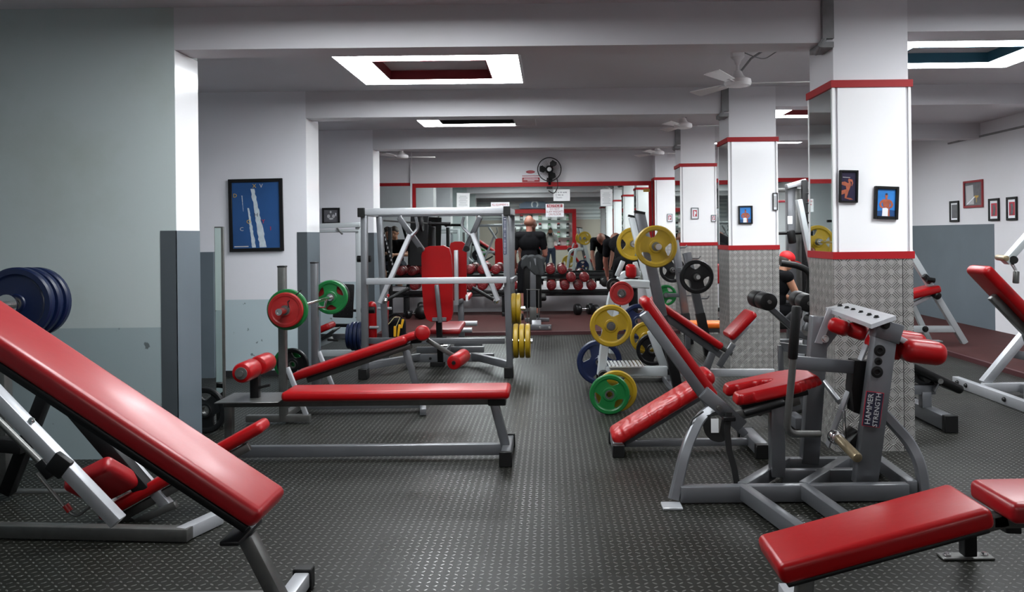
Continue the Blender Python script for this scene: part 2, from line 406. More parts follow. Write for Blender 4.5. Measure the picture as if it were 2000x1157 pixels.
struct('baseboard_left', MB().b2((XL, 5.6, 0), (XL+.012, 14.4, .07)), 'skirt')
# beams
for i, y in enumerate(ROWS):
    th = .25
    struct('ceiling_beam_%d' % (i+1), MB().b2(((XL, -2.40, -2.38, -2.455, -2.44)[i], y, 2.60), (PX0, y+th, ZC)).b2((PX1, y, 2.665), (XR, y+th, ZC)), 'ceil')
struct('trim_right_conduit', MB().b2((XR-.02, 3.5, 2.675), (XR, 12.2, 2.70)), 'duct')
# conduit boxes running down beside the pillars
for i, y in enumerate(ROWS[2:]):
    w = MB().b2((PX0-.075, y-.035, 2.62), (PX0-.004, y-.001, ZC)).b2((PX0-.085, y-.03, 2.565), (PX0-.004, y+.20, 2.60))
    w.tube([(PX0-.06, y-.02, 2.62), (PX0-.09, y-.03, 2.58), (PX0-.07, y+.12, 2.56)], .016)
    struct('trim_conduit_%d' % (i+1), w, 'duct')

def pillar(y, label, dep=.47):
    t = T('pillar', label, None, (PX0, y, 0), kind='structure')
    t.part('core', MB().b2((PX0, y, 0), (PX1, y+dep, ZC)), 'white', smooth=False)
    e = .012
    zl, zt = 1.245, 2.33
    # white panels on the front and back faces, mirrors on the two sides
    t.part('front_panel', MB().b2((PX0+.022, y-e, zl), (PX1-.022, y, zt)), 'glosswhite', smooth=False)
    t.part('back_panel', MB().b2((PX0+.022, y+dep, zl), (PX1-.022, y+dep+e, zt)), 'glosswhite', smooth=False)
    t.part('side_mirror', MB().b2((PX0-e, y+.02, zl), (PX0, y+dep-.02, zt)), 'mirror', smooth=False)
    t.part('side_mirror', MB().b2((PX1, y+.02, zl), (PX1+e, y+dep-.02, zt)), 'mirror', smooth=False)
    for xx in (PX0-e, PX1-.016+e):
        for yy in (y-e-.001, y+dep-.014+e):
            t.part('corner_strip', MB().b2((xx, yy, zl), (xx+.016, yy+.016, zt)), 'trimwhite', smooth=False)
    # tread plate cladding
    t.part('tread_plate', MB().b2((PX0-e, y-e-.002, 0), (PX1+e, y-.0005, zl)), 'checkx', smooth=False)
    t.part('tread_plate', MB().b2((PX0-e, y+dep, 0), (PX1+e, y+dep+e, zl)), 'checkx', smooth=False)
    t.part('tread_plate', MB().b2((PX0-e-.003, y-e, 0), (PX0-.0005, y+dep+e, zl)), 'checky', smooth=False)
    t.part('tread_plate', MB().b2((PX1+.0005, y-e, 0), (PX1+e+.003, y+dep+e, zl)), 'checky', smooth=False)
    w = MB().b2((PX1-.055, y-e-.004, 0), (PX1-.052, y-e-.001, zl))
    t.part('plate_seam', w, 'skirt', smooth=False)
    o = .022
    for z0, z1 in ((1.222, 1.268), (2.312, 2.358)):
        w = MB().b2((PX0-o, y-o, z0), (PX1+o, y-.0, z1)).b2((PX0-o, y+dep, z0), (PX1+o, y+dep+o, z1))
        w.b2((PX0-o, y-.0, z0), (PX0, y+dep, z1)).b2((PX1, y-.0, z0), (PX1+o, y+dep, z1))
        t.part('red_band', w, 'redpaint', smooth=False)
    return t
PLAB = ['square pillar behind the camera nearest the reception', 'square pillar beside the camera clad in tread plate', 'nearest square pillar with two framed pictures and tread plate base',
        'second square pillar with one small framed picture and tread plate base', 'third square pillar behind the black plates with red bands']
for y, l in zip(ROWS, PLAB): pillar(y, l)
pillar(14.06, 'fourth square pillar standing against the back wall mirror', .385)

# ------------------------------------------------------------ back wall: mirrors and red frames
MT = 2.245
struct('trim_back_mirror', MB().b2((-2.36, YB-.015, .52), (PX0-.02, YB, MT)), 'mirror')
struct('trim_alcove_mirror', MB().b2((XL, YB-.015, .52), (-2.45, YB, 2.28)), 'mirror')
struct('trim_right_mirror', MB().b2((PX1+.02, YB-.015, .52), (XR, YB, 2.28)), 'mirror')
struct('trim_back_red', MB().b2((-2.42, YB-.035, MT), (PX0-.02, YB, MT+.075)), 'redpaint')
struct('trim_back_red_post', MB().b2((-2.42, YB-.035, .52), (-2.365, YB, MT)).b2((PX0-.07, YB-.035, .52), (PX0-.02, YB, MT)), 'redpaint')
struct('trim_alcove_red', MB().b2((XL, YB-.03, 2.28), (-2.46, YB, 2.335)), 'redpaint')
struct('trim_right_red', MB().b2((PX1+.02, YB-.03, 2.28), (XR, YB, 2.35)), 'redpaint')
struct('trim_back_edge', MB().b2((-2.455, YB-.05, 0), (-2.425, YB, ZC)), 'white')

# ------------------------------------------------------------ ceiling lights
def fixture(x0, x1, y0, y1, label, lining='darkred', off=None, grp='square ring ceiling lights'):
    zb, zt = 2.79, ZC; m = .27; my = .22
    t = T('ceiling_light', label, 'ceiling light', ((x0+x1)/2, (y0+y1)/2, zt-.001), grp)
    a0, a1, b0, b1 = x0+m, x1-m, y0+my, y1-my
    zt -= .0005
    e = .012
    w = MB().b2((x0, y0, zb-.004), (x1, y0+e, zt)).b2((x0, y1-e, zb-.004), (x1, y1, zt)).b2((x0, y0+e, zb-.004), (x0+e, y1-e, zt)).b2((x1-e, y0+e, zb-.004), (x1, y1-e, zt))
    t.part('outer_frame', w, 'white', smooth=False)
    segs = {'left': ((x0+e, y0+e), (a0, y1-e)), 'right': ((a1, y0+e), (x1-e, y1-e)), 'near': ((a0, y0+e), (a1, b0)), 'far': ((a0, b1), (a1, y1-e))}
    for k, (p, q) in segs.items():
        t.part('diffuser', MB().b2((*p, zb), (*q, zb+.006)), 'lampoff' if off and k in off else 'lamp', smooth=False, label='unlit diffuser' if off and k in off else None)
    w = MB().b2((a0, b0, zb-.002), (a1, b0+e, zt)).b2((a0, b1-e, zb-.002), (a1, b1, zt)).b2((a0, b0+e, zb-.002), (a0+e, b1-e, zt)).b2((a1-e, b0+e, zb-.002), (a1, b1-e, zt))
    t.part('lining', w, lining, smooth=False)
    if lining == 'blackin': t.part('recess_panel', MB().b2((a0+e, b0+e, zt-.01), (a1-e, b1-e, zt)), 'blackin', smooth=False)
    return t
fixture(-1.68, -.225, 6.28, 7.50, 'square ring ceiling light with red lining above the flat red bench', 'darkred')
fixture(-1.60, -.16, 9.2, 10.44, 'half lit ceiling light with black centre beyond the second beam', 'blackin', off=('right', 'near'))
fixture(-1.60, -.16, 11.95, 13.02, 'farthest ceiling light seen as a thin bright strip before the back wall', 'darkred')
fixture(2.50, 3.92, 6.00, 7.02, 'ceiling light with blue lining right of the nearest pillar', 'bluepaint')
fixture(2.50, 3.92, 8.95, 9.98, 'ceiling light with red lining between the second and nearest pillars', 'darkred')
fixture(2.50, 3.92, 11.9, 12.85, 'far ceiling light seen as a thin strip right of the third pillar', 'darkred')
for y in (3.2, -3.0):
    pos_ = {3.2: 'just above the camera bay', .1: 'directly over the photographer', -3.0: 'over the reception'}[y]
    fixture(-1.68, -.225, y, y+1.2, 'square ring ceiling light %s on the left' % pos_, 'darkred')
    fixture(2.50, 3.92, y, y+1.1, 'square ring ceiling light %s on the right' % pos_, 'bluepaint')

# ------------------------------------------------------------ ceiling fans
def ceiling_fan(c, R, ang, label, scale=1.0, cordy=True):
    x, y, zh = c
    t = T('ceiling_fan', label, 'ceiling fan', (x, y, ZC-.001), 'white three bladed ceiling fans')
    z = ZC-.001
    t.part('canopy', MB().lathe((x, y, z), (0, 0, -1), [(0, 0), (0, .055), (.05, .055), (.075, .03), (.11, .018), (.112, 0)]), 'fanwhite')
    t.part('down_rod', MB().cyl((x, y, z-.10), (x, y, zh+.05), .013), 'fanwhite')
    t.part('motor_housing', MB().lathe((x, y, zh+.10), (0, 0, -1), [(0, 0), (0, .03), (.035, .045), (.05, .06), (.07, .105), (.10, .11), (.12, .10), (.13, .05), (.13, 0)], 32), 'fanwhite')
    for k in range(3):
        a = ang+k*2*math.pi/3; d = Vector((math.cos(a), math.sin(a), 0)); s_ = Vector((-math.sin(a), math.cos(a), .22)).normalized()
        p = Vector((x, y, zh))
        b = t.part('blade', MB().prism([p+d*.17-s_*.04, p+d*R-s_*.062, p+d*(R+.012)-s_*.03, p+d*R+s_*.062, p+d*.17+s_*.04], (0, 0, .004)), 'fanwhite')
        t.part('blade_bracket', MB().beam(p+d*.08, p+d*.22, .03, .006), 'fanwhite', sub=b)
    if cordy:
        t.part('supply_cord', MB().tube(fillet([(x+.03, y, ZC-.004), (x+.14, y, ZC-.05), (x+.22, y, ZC-.07), (x+.32, y, ZC-.006)], .08), .0045, 6), 'duct')
        t.part('stay_wire', MB().tube([(x+.02, y, zh+.09), (x+.11, y, zh+.2), (x+.2, y, ZC-.004)], .009, 6), 'duct')
ceiling_fan(P(1441, 163, 6.64), .56, math.radians(-3), 'nearest ceiling fan hanging beside the second pillar')
ceiling_fan(P(1334, 247, 9.7), .42, math.radians(-6), 'second ceiling fan hanging above the third pillar', cordy=True)
ceiling_fan(P(1284, 300, 12.9), .52, math.radians(3), 'farthest right ceiling fan before the fourth pillar', cordy=False)
ceiling_fan(P(784, 307, 12.9), .52, math.radians(8), 'ceiling fan on the left before the back wall', cordy=False)

# wall fan
c = P(1073, 331, 14.22)
t = T('wall_fan', 'round black caged wall fan above the red mirror frame', 'fan', (c.x, YB, c.z))
R_ = .205
t.part('wall_bracket', MB().b2((c.x-.05, YB-.03, c.z-.33), (c.x+.05, YB-.001, c.z-.13)).beam((c.x, YB-.03, c.z-.25), (c.x, c.y+.07, c.z-.03), .045, .045), 'blacksat')
t.part('motor', MB().lathe((c.x, c.y+.12, c.z), (0, -1, 0), [(0, 0), (0, .06), (.1, .07), (.12, .04), (.12, 0)]), 'blacksat')
w = MB()
for rr in (R_, R_*.985): w.tube([c+Vector((math.cos(a)*rr, 0, math.sin(a)*rr)) for a in [k*math.pi/24 for k in range(49)]], .007, 6, up=(0, 1, 0))
for k in range(44):
    a = k*2*math.pi/44; d = Vector((math.cos(a), 0, math.sin(a)))
    w.tube([c+d*.04+Vector((0, -.045, 0)), c+d*.13+Vector((0, -.04, 0)), c+d*R_], .0014, 4)
    w.tube([c+d*.05+Vector((0, .07, 0)), c+d*.15+Vector((0, .055, 0)), c+d*R_], .0014, 4)
t.part('cage', w, 'blacksat')
for k in range(3):
    a = math.radians(50)+k*2*math.pi/3
    pts = []
    for q, rr in ((-.15, .05), (-.35, .14), (-.15, .178), (.35, .175), (.62, .12), (.45, .05)):
        pts.append(c+Vector((math.cos(a+q)*rr, .015+.02*q, math.sin(a+q)*rr)))
    t.part('blade', MB().prism(pts, (0, .004, 0)), 'black')
t.part('hub_badge', MB().lathe((c.x, c.y-.03, c.z), (0, -1, 0), [(0, 0), (0, .04), (.015, .035), (.018, 0)]), 'palegrey')
t.part('power_cord', MB().tube(fillet([(c.x+.13, YB-.03, c.z-.13), (c.x+.15, YB-.03, c.z-.3), (c.x+.08, YB-.045, c.z-.42), (c.x-.02, YB-.045, c.z-.36)], .06), .008, 6), 'black')

# ------------------------------------------------------------ notices and signs
def sheet(name, px0, py0, px1, py1, Y, label, lines=0, m='paper', tilt=0, cat='notice', linem='greyink', title=None):
    a, b = P(px0, py1, Y), P(px1, py0, Y); w, h = b.x-a.x, b.z-a.z; c = (a+b)/2
    t = T(name, label, cat, (c.x, Y, a.z))
    R = Matrix.Rotation(tilt, 3, 'Y')
    t.part('sheet', MB().box(c, (w, .002, h), R), m, smooth=False)
    if lines:
        wl = MB()
        for k in range(lines):
            zz = h*.28-k*h*.62/max(1, lines-1) if lines > 1 else 0
            wl.box(c+R@Vector((0, -.0016, zz)), (w*(.66 if k % 3 else .5), .001, h*.018), R)
        t.part('printed_lines', wl, linem, smooth=False)
    return t, c, w, h
YM = YB-.0185
sheet('paper_notice', 892, 377, 917, 406, YM, 'curled white paper notice at the left end of the back mirror', 9, tilt=.03)
sheet('paper_notice', 1173, 370, 1196, 403, YM, 'white typed paper notice at the right end of the back mirror', 8)
t, c, w, h = sheet('paper_notice', 1081, 370, 1113, 393, YM, 'white paper notice with three short lines above the red and white sign')
def scrawl(t, c, w, h, x0, x1, z, hh, m, seed=1, name='faint_line'):      # a line of lettering too blurred to read: short broken strokes
    rr = random.Random(seed); mb = MB(); x = x0
    while x < x1:
        l = rr.uniform(.03, .07)
        mb.box(c+Vector((w*(x+l/2), -.0018, h*(z+rr.uniform(-.01, .01)))), (w*l*.7, .001, h*hh*rr.uniform(.5, 1))); x += l if rr.random() < .8 else l+.05
    t.part(name, mb, m, smooth=False)
scrawl(t, c, w, h, -.36, .28, .24, .12, 'greyink', 4); scrawl(t, c, w, h, -.36, .14, .02, .12, 'greyink', 5)
text('Thanks', h*.19, c+Vector((-w*.36, -.002, -h*.20)), (1, 0, 0), (0, 0, 1), 'greyink', 'lettering', t.o, t.loc, align='LEFT')
t, c, w, h = sheet('warning_sign', 1066, 398, 1101, 424, YM-.003, 'red and white sign reading NOTICE! on the back mirror', cat='sign', m='whiteprint')
t.part('red_header', MB().box(c+Vector((0, -.0015, h*.34)), (w*.86, .001, h*.24)), 'ink', smooth=False)
text('NOTICE!', h*.26, c+Vector((0, -.003, h*.335)), (1, 0, 0), (0, 0, 1), 'whiteprint', 'lettering', t.o, t.loc)
for k, s_ in enumerate(('DO NOT', 'SLAM WEIGHTS', 'ON FLOOR')):
    text(s_, h*.23, c+Vector((0, -.003, h*(.09-.2*k))), (1, 0, 0), (0, 0, 1), 'ink', 'lettering', t.o, t.loc, sx=.82)
t, c, w, h = sheet('equipment_sign', 959, 395, 995, 421, YM-.003, 'white sign with red lettering about equipment behind the frame top', cat='sign', m='whiteprint')
text('ALL EQUIPMENT IS', h*.22, c+Vector((0, -.003, h*.30)), (1, 0, 0), (0, 0, 1), 'redmark', 'lettering', t.o, t.loc, sx=.68)
scrawl(t, c, w, h, -.40, .38, .06, .14, 'redmark', 6)
t, c, w, h = sheet('wall_sign', 1020, 343, 1054, 356, YB-.006, 'small dark red sign with a red oval above it beside the wall fan', cat='sign', m='ink')
t.part('white_stripe', MB().box(c+Vector((0, -.0015, h*.3)), (w, .001, h*.14)), 'whiteprint', smooth=False)
for k in range(3): t.part('printed_line', MB().box(c+Vector((0, -.0015, h*(.06-.18*k))), (w*(.8, .86, .4)[k], .001, h*.06)), 'whiteprint', smooth=False)
oc = P(1036, 336, YB-.004)
t.part('oval_badge', MB().prism([oc+Vector((math.cos(a_)*.08, 0, math.sin(a_)*.028)) for a_ in [k*math.pi/14 for k in range(28)]], (0, -.003, 0)), 'ink', smooth=False)
t.part('oval_stripe', MB().box(oc+Vector((.01, -.004, -.004)), (.10, .002, .012), Matrix.Rotation(.12, 3, 'Y')), 'redmark', smooth=False)
t = sheet('brass_plaque', 1257, 369, 1269, 375, YM-.02, 'small brass plaque in the top right corner of the back mirror', cat='plaque', m='gold')

# ------------------------------------------------------------ framed pictures
def picture(cn, ex, label, w, h, n, print_m, frame_m='blacksat', up=Vector((0, 0, 1)), roll=0, fw=.02, mount=None, grp=None):
    """cn centre on the wall, ex picture-right direction, n outward normal"""
    ex = Vector(ex).normalized(); n = Vector(n).normalized(); up = Vector(up)
    if roll:
        q = Matrix.Rotation(roll, 3, n); ex = q@ex; up = q@up
    cn = Vector(cn); R = Matrix((ex, -n, up)).transposed()
    t = T('framed_picture', label, 'framed picture', cn-up*h/2+n*.002, grp)
    w_ = MB()
    for s_ in (-1, 1):
        w_.box(cn+n*.012+ex*s_*(w/2-fw/2), (fw, .022, h), R, bev=.002); w_.box(cn+n*.012+up*s_*(h/2-fw/2), (w-fw*2, .022, fw), R, bev=.002)
    t.part('frame', w_, frame_m)
    iw, ih = w-2*fw, h-2*fw
    p = t.part('print', MB().box(cn+n*.006, (iw, .008, ih), R), print_m, smooth=False)
    if mount:
        t.part('mount_board', MB().box(cn+n*.005, (iw, .009, ih), R), 'whiteprint', smooth=False)
        bpy.data.objects.remove(p); iw *= mount; ih *= mount
        p = t.part('print', MB().box(cn+n*.0065, (iw, .009, ih), R), print_m, smooth=False)
    def poly(pts, m, name, d=.0005):
        z = .0112+d
        t.part(name, MB().prism([cn+n*z+ex*a*iw/2+up*b*ih/2 for a, b in pts], -n*.0004), m, smooth=False, sub=p)
    return t, poly, p, (cn, ex, up, n, iw, ih)
def ell(cx, cy, rx, ry, n=14, a0=0): return [(cx+rx*math.cos(a0+2*math.pi*k/n), cy+ry*math.sin(a0+2*math.pi*k/n)) for k in range(n)]
# blue jet trail poster on the second wing wall
a, b = P(449, 492, 8.25), P(553, 349, 8.25)
t, poly, p, info = picture((a+b)/2, (1, 0, 0), 'large framed blue poster of white vapour trails on the left wall', b.x-a.x, b.z-a.z, (0, -1, 0), 'posterblue', fw=.034, roll=.012)
random.seed(3)
def ragged(l, r, n=22, j=.02):
    A = [];  B = []
    for k in range(n+1):
        s_ = k/n; A.append((l[0][0]+(l[1][0]-l[0][0])*s_+random.uniform(-j, j), l[0][1]+(l[1][1]-l[0][1])*s_)); B.append((r[0][0]+(r[1][0]-r[0][0])*s_+random.uniform(-j, j), r[0][1]+(r[1][1]-r[0][1])*s_))
    return A+B[::-1]
poly(ragged(((-.20, .80), (.12, -.98)), ((-.05, .80), (.42, -.98)), j=.025), 'trail', 'vapour_trail')
poly(ragged(((-.36, .22), (-.20, -.98)), ((-.30, .22), (-.03, -.98)), j=.012), 'trail', 'vapour_trail')
poly(ragged(((-.60, .60), (-.54, .12)), ((-.565, .60), (-.53, .12)), j=.006), 'trail', 'vapour_trail')
cn, ex, up, n, iw, ih = info
for ch, x, y, m_ in (('X', -.05, .88, 'gold'), ('V', .24, .88, 'palegrey'), ('D', -.87, .60, 'gold'), ('C', -.62, -.42, 'palegrey'), ('I', .60, -.42, 'redmark'), ('H', .0, .0, 'sigblack'), ('O', -.32, -.2, 'gold'), ('Y', .30, -.2, 'redmark')):
    text(ch, .055, cn+n*.0125+ex*x*iw/2+up*y*ih/2, ex, up, m_, 'lettering', p, t.loc)
poly([(-.95, -.93), (-.35, -.93), (-.35, -.96), (-.95, -.96)], 'palegrey', 'caption_line')
# small black and white photograph, third wing wall
a, b = P(630, 438, 11.30), P(664, 406, 11.30)
t, poly, p, info = picture((a+b)/2, (1, 0, 0), 'small square black and white photograph beyond the second wing wall', b.x-a.x, b.z-a.z, (0, -1, 0), 'greyprint', fw=.025)
poly(ell(-.05, .62, .14, .2), 'palegrey', 'figure'); poly(ell(-.35, -.05, .22, .28), 'palegrey', 'figure'); poly(ell(.35, -.05, .22, .28), 'palegrey', 'figure'); poly(ell(0, -.45, .34, .16), 'palegrey', 'figure'); poly([(.62, .5), (.75, .4), (.72, -.1), (.62, .1)], 'whiteprint', 'figure')
def posing(poly):
    poly([(-.98, -.98), (.98, -.98), (.98, -.55), (.3, -.5), (-.98, -.62)], 'posterblue', 'sea')
    poly([(-.30, .25), (.32, .25), (.46, .12), (.34, -.30), (.18, -.45), (-.16, -.45), (-.30, -.28), (-.44, .12)], 'flesh', 'torso')
    for s_ in (-1, 1):
        poly([(s_*.30, .28), (s_*.62, .12), (s_*.78, -.12), (s_*.66, -.32), (s_*.30, -.46), (s_*.26, -.36), (s_*.52, -.2), (s_*.50, -.02), (s_*.30, .1)], 'flesh', 'arm', .0008)
    poly(ell(0, .50, .15, .17), 'flesh', 'head', .001); poly([(-.08, .38), (.08, .38), (.12, .22), (-.12, .22)], 'flesh', 'neck', .0009)
    poly(ell(0, .64, .13, .08), 'sigblack', 'hair', .0012)
    poly([(.05, -.45), (.38, -.45), (.42, -.98), (.2, -.98)], 'flesh', 'leg', .0006)
    poly([(-.40, -.40), (.0, -.36), (.22, -.44), (.20, -.98), (-.42, -.98)], 'whiteprint', 'towel', .0014)
YP = 5.21-.0125
a, b = P(1706, 428, YP), P(1753, 365, YP)
t, poly, p, info = picture((a+b)/2, (1, 0, 0), 'right hand framed print of a man with a white towel on the nearest pillar', .152, .208, (0, -1, 0), 'skyblue', roll=-.045, fw=.018)
posing(poly)
a, b = P(1638, 396, YP), P(1674, 333, YP)
t, poly, p, info = picture((a+b)/2, (1, 0, 0), 'left hand framed dark print of a kneeling muscular man on the nearest pillar', .118, .205, (0, -1, 0), 'nightprint', roll=-.03, fw=.012)
poly([(-.95, .30), (-.5, .34), (-.05, .22), (.2, .42), (.32, .1), (.1, -.25), (-.25, -.35), (-.35, .02), (-.7, .08), (-.92, .12)], 'flesh', 'torso'); poly(ell(.08, .42, .15, .13), 'flesh', 'head', .0008)
poly([(.15, .52), (.5, .48), (.62, .25), (.45, .0), (.38, .06), (.45, .3), (.2, .38)], 'flesh', 'arm', .0009)
poly([(-.98, -.30), (-.3, -.2), (.1, -.2), (-.1, -.55), (-.25, -.78), (.3, -.82), (.65, -.9), (.2, -.93), (-.5, -.82), (-.45, -.5), (-.98, -.6)], 'flesh', 'leg', .001)
poly([(-.8, .66), (.2, .64), (.2, .60), (-.8, .62)], 'palegrey', 'caption_line')
YP = 8.26-.0125
a, b = P(1442, 438, YP), P(1469, 402, YP)
t, poly, p, info = picture((a+b)/2, (1, 0, 0), 'small framed print of a man with a white towel on the second pillar', b.x-a.x, b.z-a.z, (0, -1, 0), 'skyblue', fw=.014)
posing(poly)
a, b = P(1509, 411, YP), P(1518, 377, YP)
t, poly, p, info = picture((a+b)/2, (1, 0, 0), 'narrow white framed print at the right edge of the second pillar', b.x-a.x, b.z-a.z, (0, -1, 0), 'palegrey', fw=.006, mount=.7)
for (x0, y0, x1, y1, Y, l) in ((1350, 428, 1364, 406, 11.2975, 'tiny framed print on the third pillar'), (1389, 433, 1398, 420, 11.2975, 'tinier framed print at the right edge of the third pillar'), (1303, 433, 1313, 418, 14.0475, 'tiny framed print on the fourth pillar')):
    a, b = P(x0, y0, Y), P(x1, y1, Y)
    t, poly, p, info = picture((a+b)/2, (1, 0, 0), l, b.x-a.x, b.z-a.z, (0, -1, 0), 'redmark', fw=.006, mount=.62, frame_m='greyprint')
    poly([(-.5, .8), (.7, .5), (.6, -.2), (.1, -.4), (.2, -.9), (-.6, -.9)], 'whiteprint', 'figure')
# four pictures on the right wall
def onright(px, py):
    a, b = (px-CX)/FPX, (CY-py)/FPX
    X = XR-.001; Y = X/(a*cr+b*sr); return Vector((X, Y, EYE+(-a*sr+b*cr)*Y))
RW = [((1857, 434), (1874, 392), 'greyprint', 'blacksat', 'narrow framed photograph, lowest left of the four on the right wall', .8),
      ((1884, 407), (1921, 350), 'greyprint', 'framered', 'red framed large picture with a yellow lamp on the right wall', None),
      ((1933, 432), (1953, 387), 'redmark', 'blacksat', 'narrow framed photograph right of the red framed picture', .72),
      ((1968, 431), (1988, 384), 'redmark', 'blacksat', 'narrow framed photograph, rightmost on the right wall', .72)]
for (q0, q1, pm, fm, lab, mt) in RW:
    a, b = onright(*q0), onright(*q1)
    t, poly, p, info = picture((a+b)/2, (0, -1, 0), lab, abs(a.y-b.y), abs(b.z-a.z), (-1, 0, 0), pm, fm, fw=.03, mount=mt)
    if fm == 'framered':
        poly([(-.9, .75), (.0, .8), (.1, -.9), (-.8, -.9)], 'palegrey', 'figure'); poly([(.15, -.15), (.65, -.15), (.6, -.32), (.45, -.36), (.42, -.75), (.36, -.75), (.36, -.36), (.2, -.3)], 'gold', 'lamp', .0008); poly([(-.85, -.9), (-.7, -.9), (.2, -.3), (.15, -.2)], 'whiteprint', 'figure', .0007)
    else:
        poly([(-.5, .7), (.3, .8), (.6, .1), (.3, -.9), (-.6, -.9), (-.3, -.1)], 'greyprint', 'figure')
# ============================================================ WEIGHT PLATES
def plate_mesh(R, th, holes=True, seg=16):
    mb = MB(); bm = mb.bm
    rh = .026
    k = R/.17
    radii = [rh, .05*min(1, k*1.1), .055*min(1, k*1.1), .45*R, .50*R, .57*R, .65*R, .71*R, .755*R, .78*R, .82*R, .955*R, R]
    half = [.5, .5, .36, .30, .30, .30, .30, .30, .30, .36, .5, .5, .30]
    i0, i1 = 3, 8
    angs = []
    def wfun(i):
        f = (radii[i]-radii[i0])/(radii[i1]-radii[i0]); return [.12, .24, .34, .42, .45, .38][round(f*5)] if 0 <= f <= 1 else (.12 if f < 0 else .38)
    nh, nw = 8, 8
    rows = []
    for i, r in enumerate(radii):
        w = wfun(i) if i0 <= i <= i1 else (wfun(i0) if i < i0 else wfun(i1)); row = []
        for s_ in range(3):
            a0 = s_*2*math.pi/3+math.pi/2
            for q in range(nh): row.append(a0-w+2*w*q/nh)
            for q in range(nw): row.append(a0+w+(2*math.pi/3-2*w)*q/nw)
        rows.append(row)
    n = len(rows[0]); top = []; bot = []
    for i, r in enumerate(radii):
        top.append([bm.verts.new((r*math.cos(a), r*math.sin(a), th*half[i])) for a in rows[i]])
        bot.append([bm.verts.new((r*math.cos(a), r*math.sin(a), -th*half[i])) for a in rows[i]])
    def solid(i, j):
        if i < 0 or i >= len(radii)-1: return False
        return not (holes and i0 <= i < i1 and (j % (nh+nw)) < nh)
    for i in range(len(radii)-1):
        for j in range(n):
            if not solid(i, j): continue
            j2 = (j+1) % n
            bm.faces.new((top[i][j], top[i+1][j], top[i+1][j2], top[i][j2])); bm.faces.new((bot[i][j], bot[i][j2], bot[i+1][j2], bot[i+1][j]))
            if not solid(i, (j-1) % n): bm.faces.new((top[i][j], bot[i][j], bot[i+1][j], top[i+1][j]))
            if not solid(i, j2): bm.faces.new((top[i][j2], top[i+1][j2], bot[i+1][j2], bot[i][j2]))
            if not solid(i-1, j): bm.faces.new((top[i][j], top[i][j2], bot[i][j2], bot[i][j]))
            if not solid(i+1, j): bm.faces.new((top[i+1][j], bot[i+1][j], bot[i+1][j2], top[i+1][j2]))
    return mb
PM = {}
def plate(label, c, axis, R, m, th=.03, holes=True, spin=0.0, group=None, cat='weight plate', name='weight_plate'):
    """axis: direction of the bar the plate hangs on"""
    key = (round(R, 3), th, holes, m)
    if key not in PM:
        o = plate_mesh(R, th, holes).obj(name, m); PM[key] = o.data; bpy.data.objects.remove(o)
        r = MB().lathe((0, 0, -th*.51), (0, 0, 1), [(0, .0252), (0, .036), (th*1.02, .036), (th*1.02, .0252), (0, .0252)]).obj('hub_ring', 'dimsteel'); PM[key+('r',)] = r.data; bpy.data.objects.remove(r)
    e = bpy.data.objects.new(name, PM[key]); C.objects.link(e)
    h = bpy.data.objects.new('hub_ring', PM[key+('r',)]); C.objects.link(h); h.parent = e
    q = Vector(axis).to_track_quat('Z', 'Y').to_matrix() @ Matrix.Rotation(spin, 3, 'Z')
    e.matrix_world = Matrix.Translation(Vector(c)) @ q.to_4x4()
    e['label'] = label; e['category'] = cat
    if group: e['group'] = group
    return e
Y_ = Vector((0, 1, 0)); X_ = Vector((1, 0, 0)); Z_ = Vector((0, 0, 1))
def bolts(t, pts, d, r=.012, m='black', name='bolt', sub=None):
    for p in pts: t.part(name, MB().lathe(p, d, [(0, 0), (0, r*1.3), (r*.4, r*1.3), (r*.4, r), (r*1.1, r*.8), (r*1.1, 0)], 10), m, sub=sub)
def capbox(t, c, size, rot=None): t.part('rubber_foot', MB().box(c, size, rot, bev=.004), 'black')
def at(v, y=None, x=None, z=None):
    v = Vector(v)
    if y is not None: v.y = y
    if x is not None: v.x = x
    if z is not None: v.z = z
    return v

# ============================================================ M1 near left incline bench
t = T('incline_bench', 'long red sloping sit up bench nearest the camera at lower left', 'bench', (-1.3, 3.0, 0))
y0 = 3.02
dirv = (Vector((-1.02, y0, .43))-Vector((-2.116, y0, 1.174))).normalized(); up = Vector((-dirv.z, 0, dirv.x)); up = up if up.z > 0 else -up
A = Vector((-1.02, y0, .43))-up*.078; B = A-dirv*1.75
t.part('pad', MB().pad(B, A, .285, .078, up, r=.03), 'redold')
t.part('backing_board', MB().beam(B-up*.010, A-up*.010-dirv*.02, .25, .018, up), 'black')
t.part('pad_rail', MB().beam(B-up*.045, A-up*.045-dirv*.03, .07, .06, up), 'blacksat')
# heavy second rail that meets the pad at a shallow angle, and the cross bracket
L0 = A-dirv*.10-up*.045; L1 = Vector((-1.02, y0, .06))
t.part('leg', MB().beam(Vector((-1.13, y0, .30)), L1+Vector((.03, 0, -.04)), .06, .055, X_), 'dimsteel')
t.part('cross_bracket', MB().beam((-1.15, y0-.12, .315), (-1.15, y0+.12, .315), .07, .018), 'blacksat')
t.part('base_rail', MB().beam((-2.5, y0+.04, .045), (-1.04, y0+.04, .045), .05, .055), 'dimsteel')
t.part('cross_foot', MB().beam((-.995, y0-.24, .045), (-.995, y0+.22, .045), .06, .06), 'lightsteel')
capbox(t, (-.995, y0+.235, .045), (.075, .05, .085)); capbox(t, (-.995, y0-.25, .045), (.075, .05, .085))
t.part('rear_leg', MB().beam((-2.45, y0, 1.2), (-2.6, y0, .03), .06, .055, X_), 'dimsteel')
t.part('rear_cross_foot', MB().beam((-2.58, y0-.24, .035), (-2.58, y0+.24, .035), .06, .06), 'dimsteel')

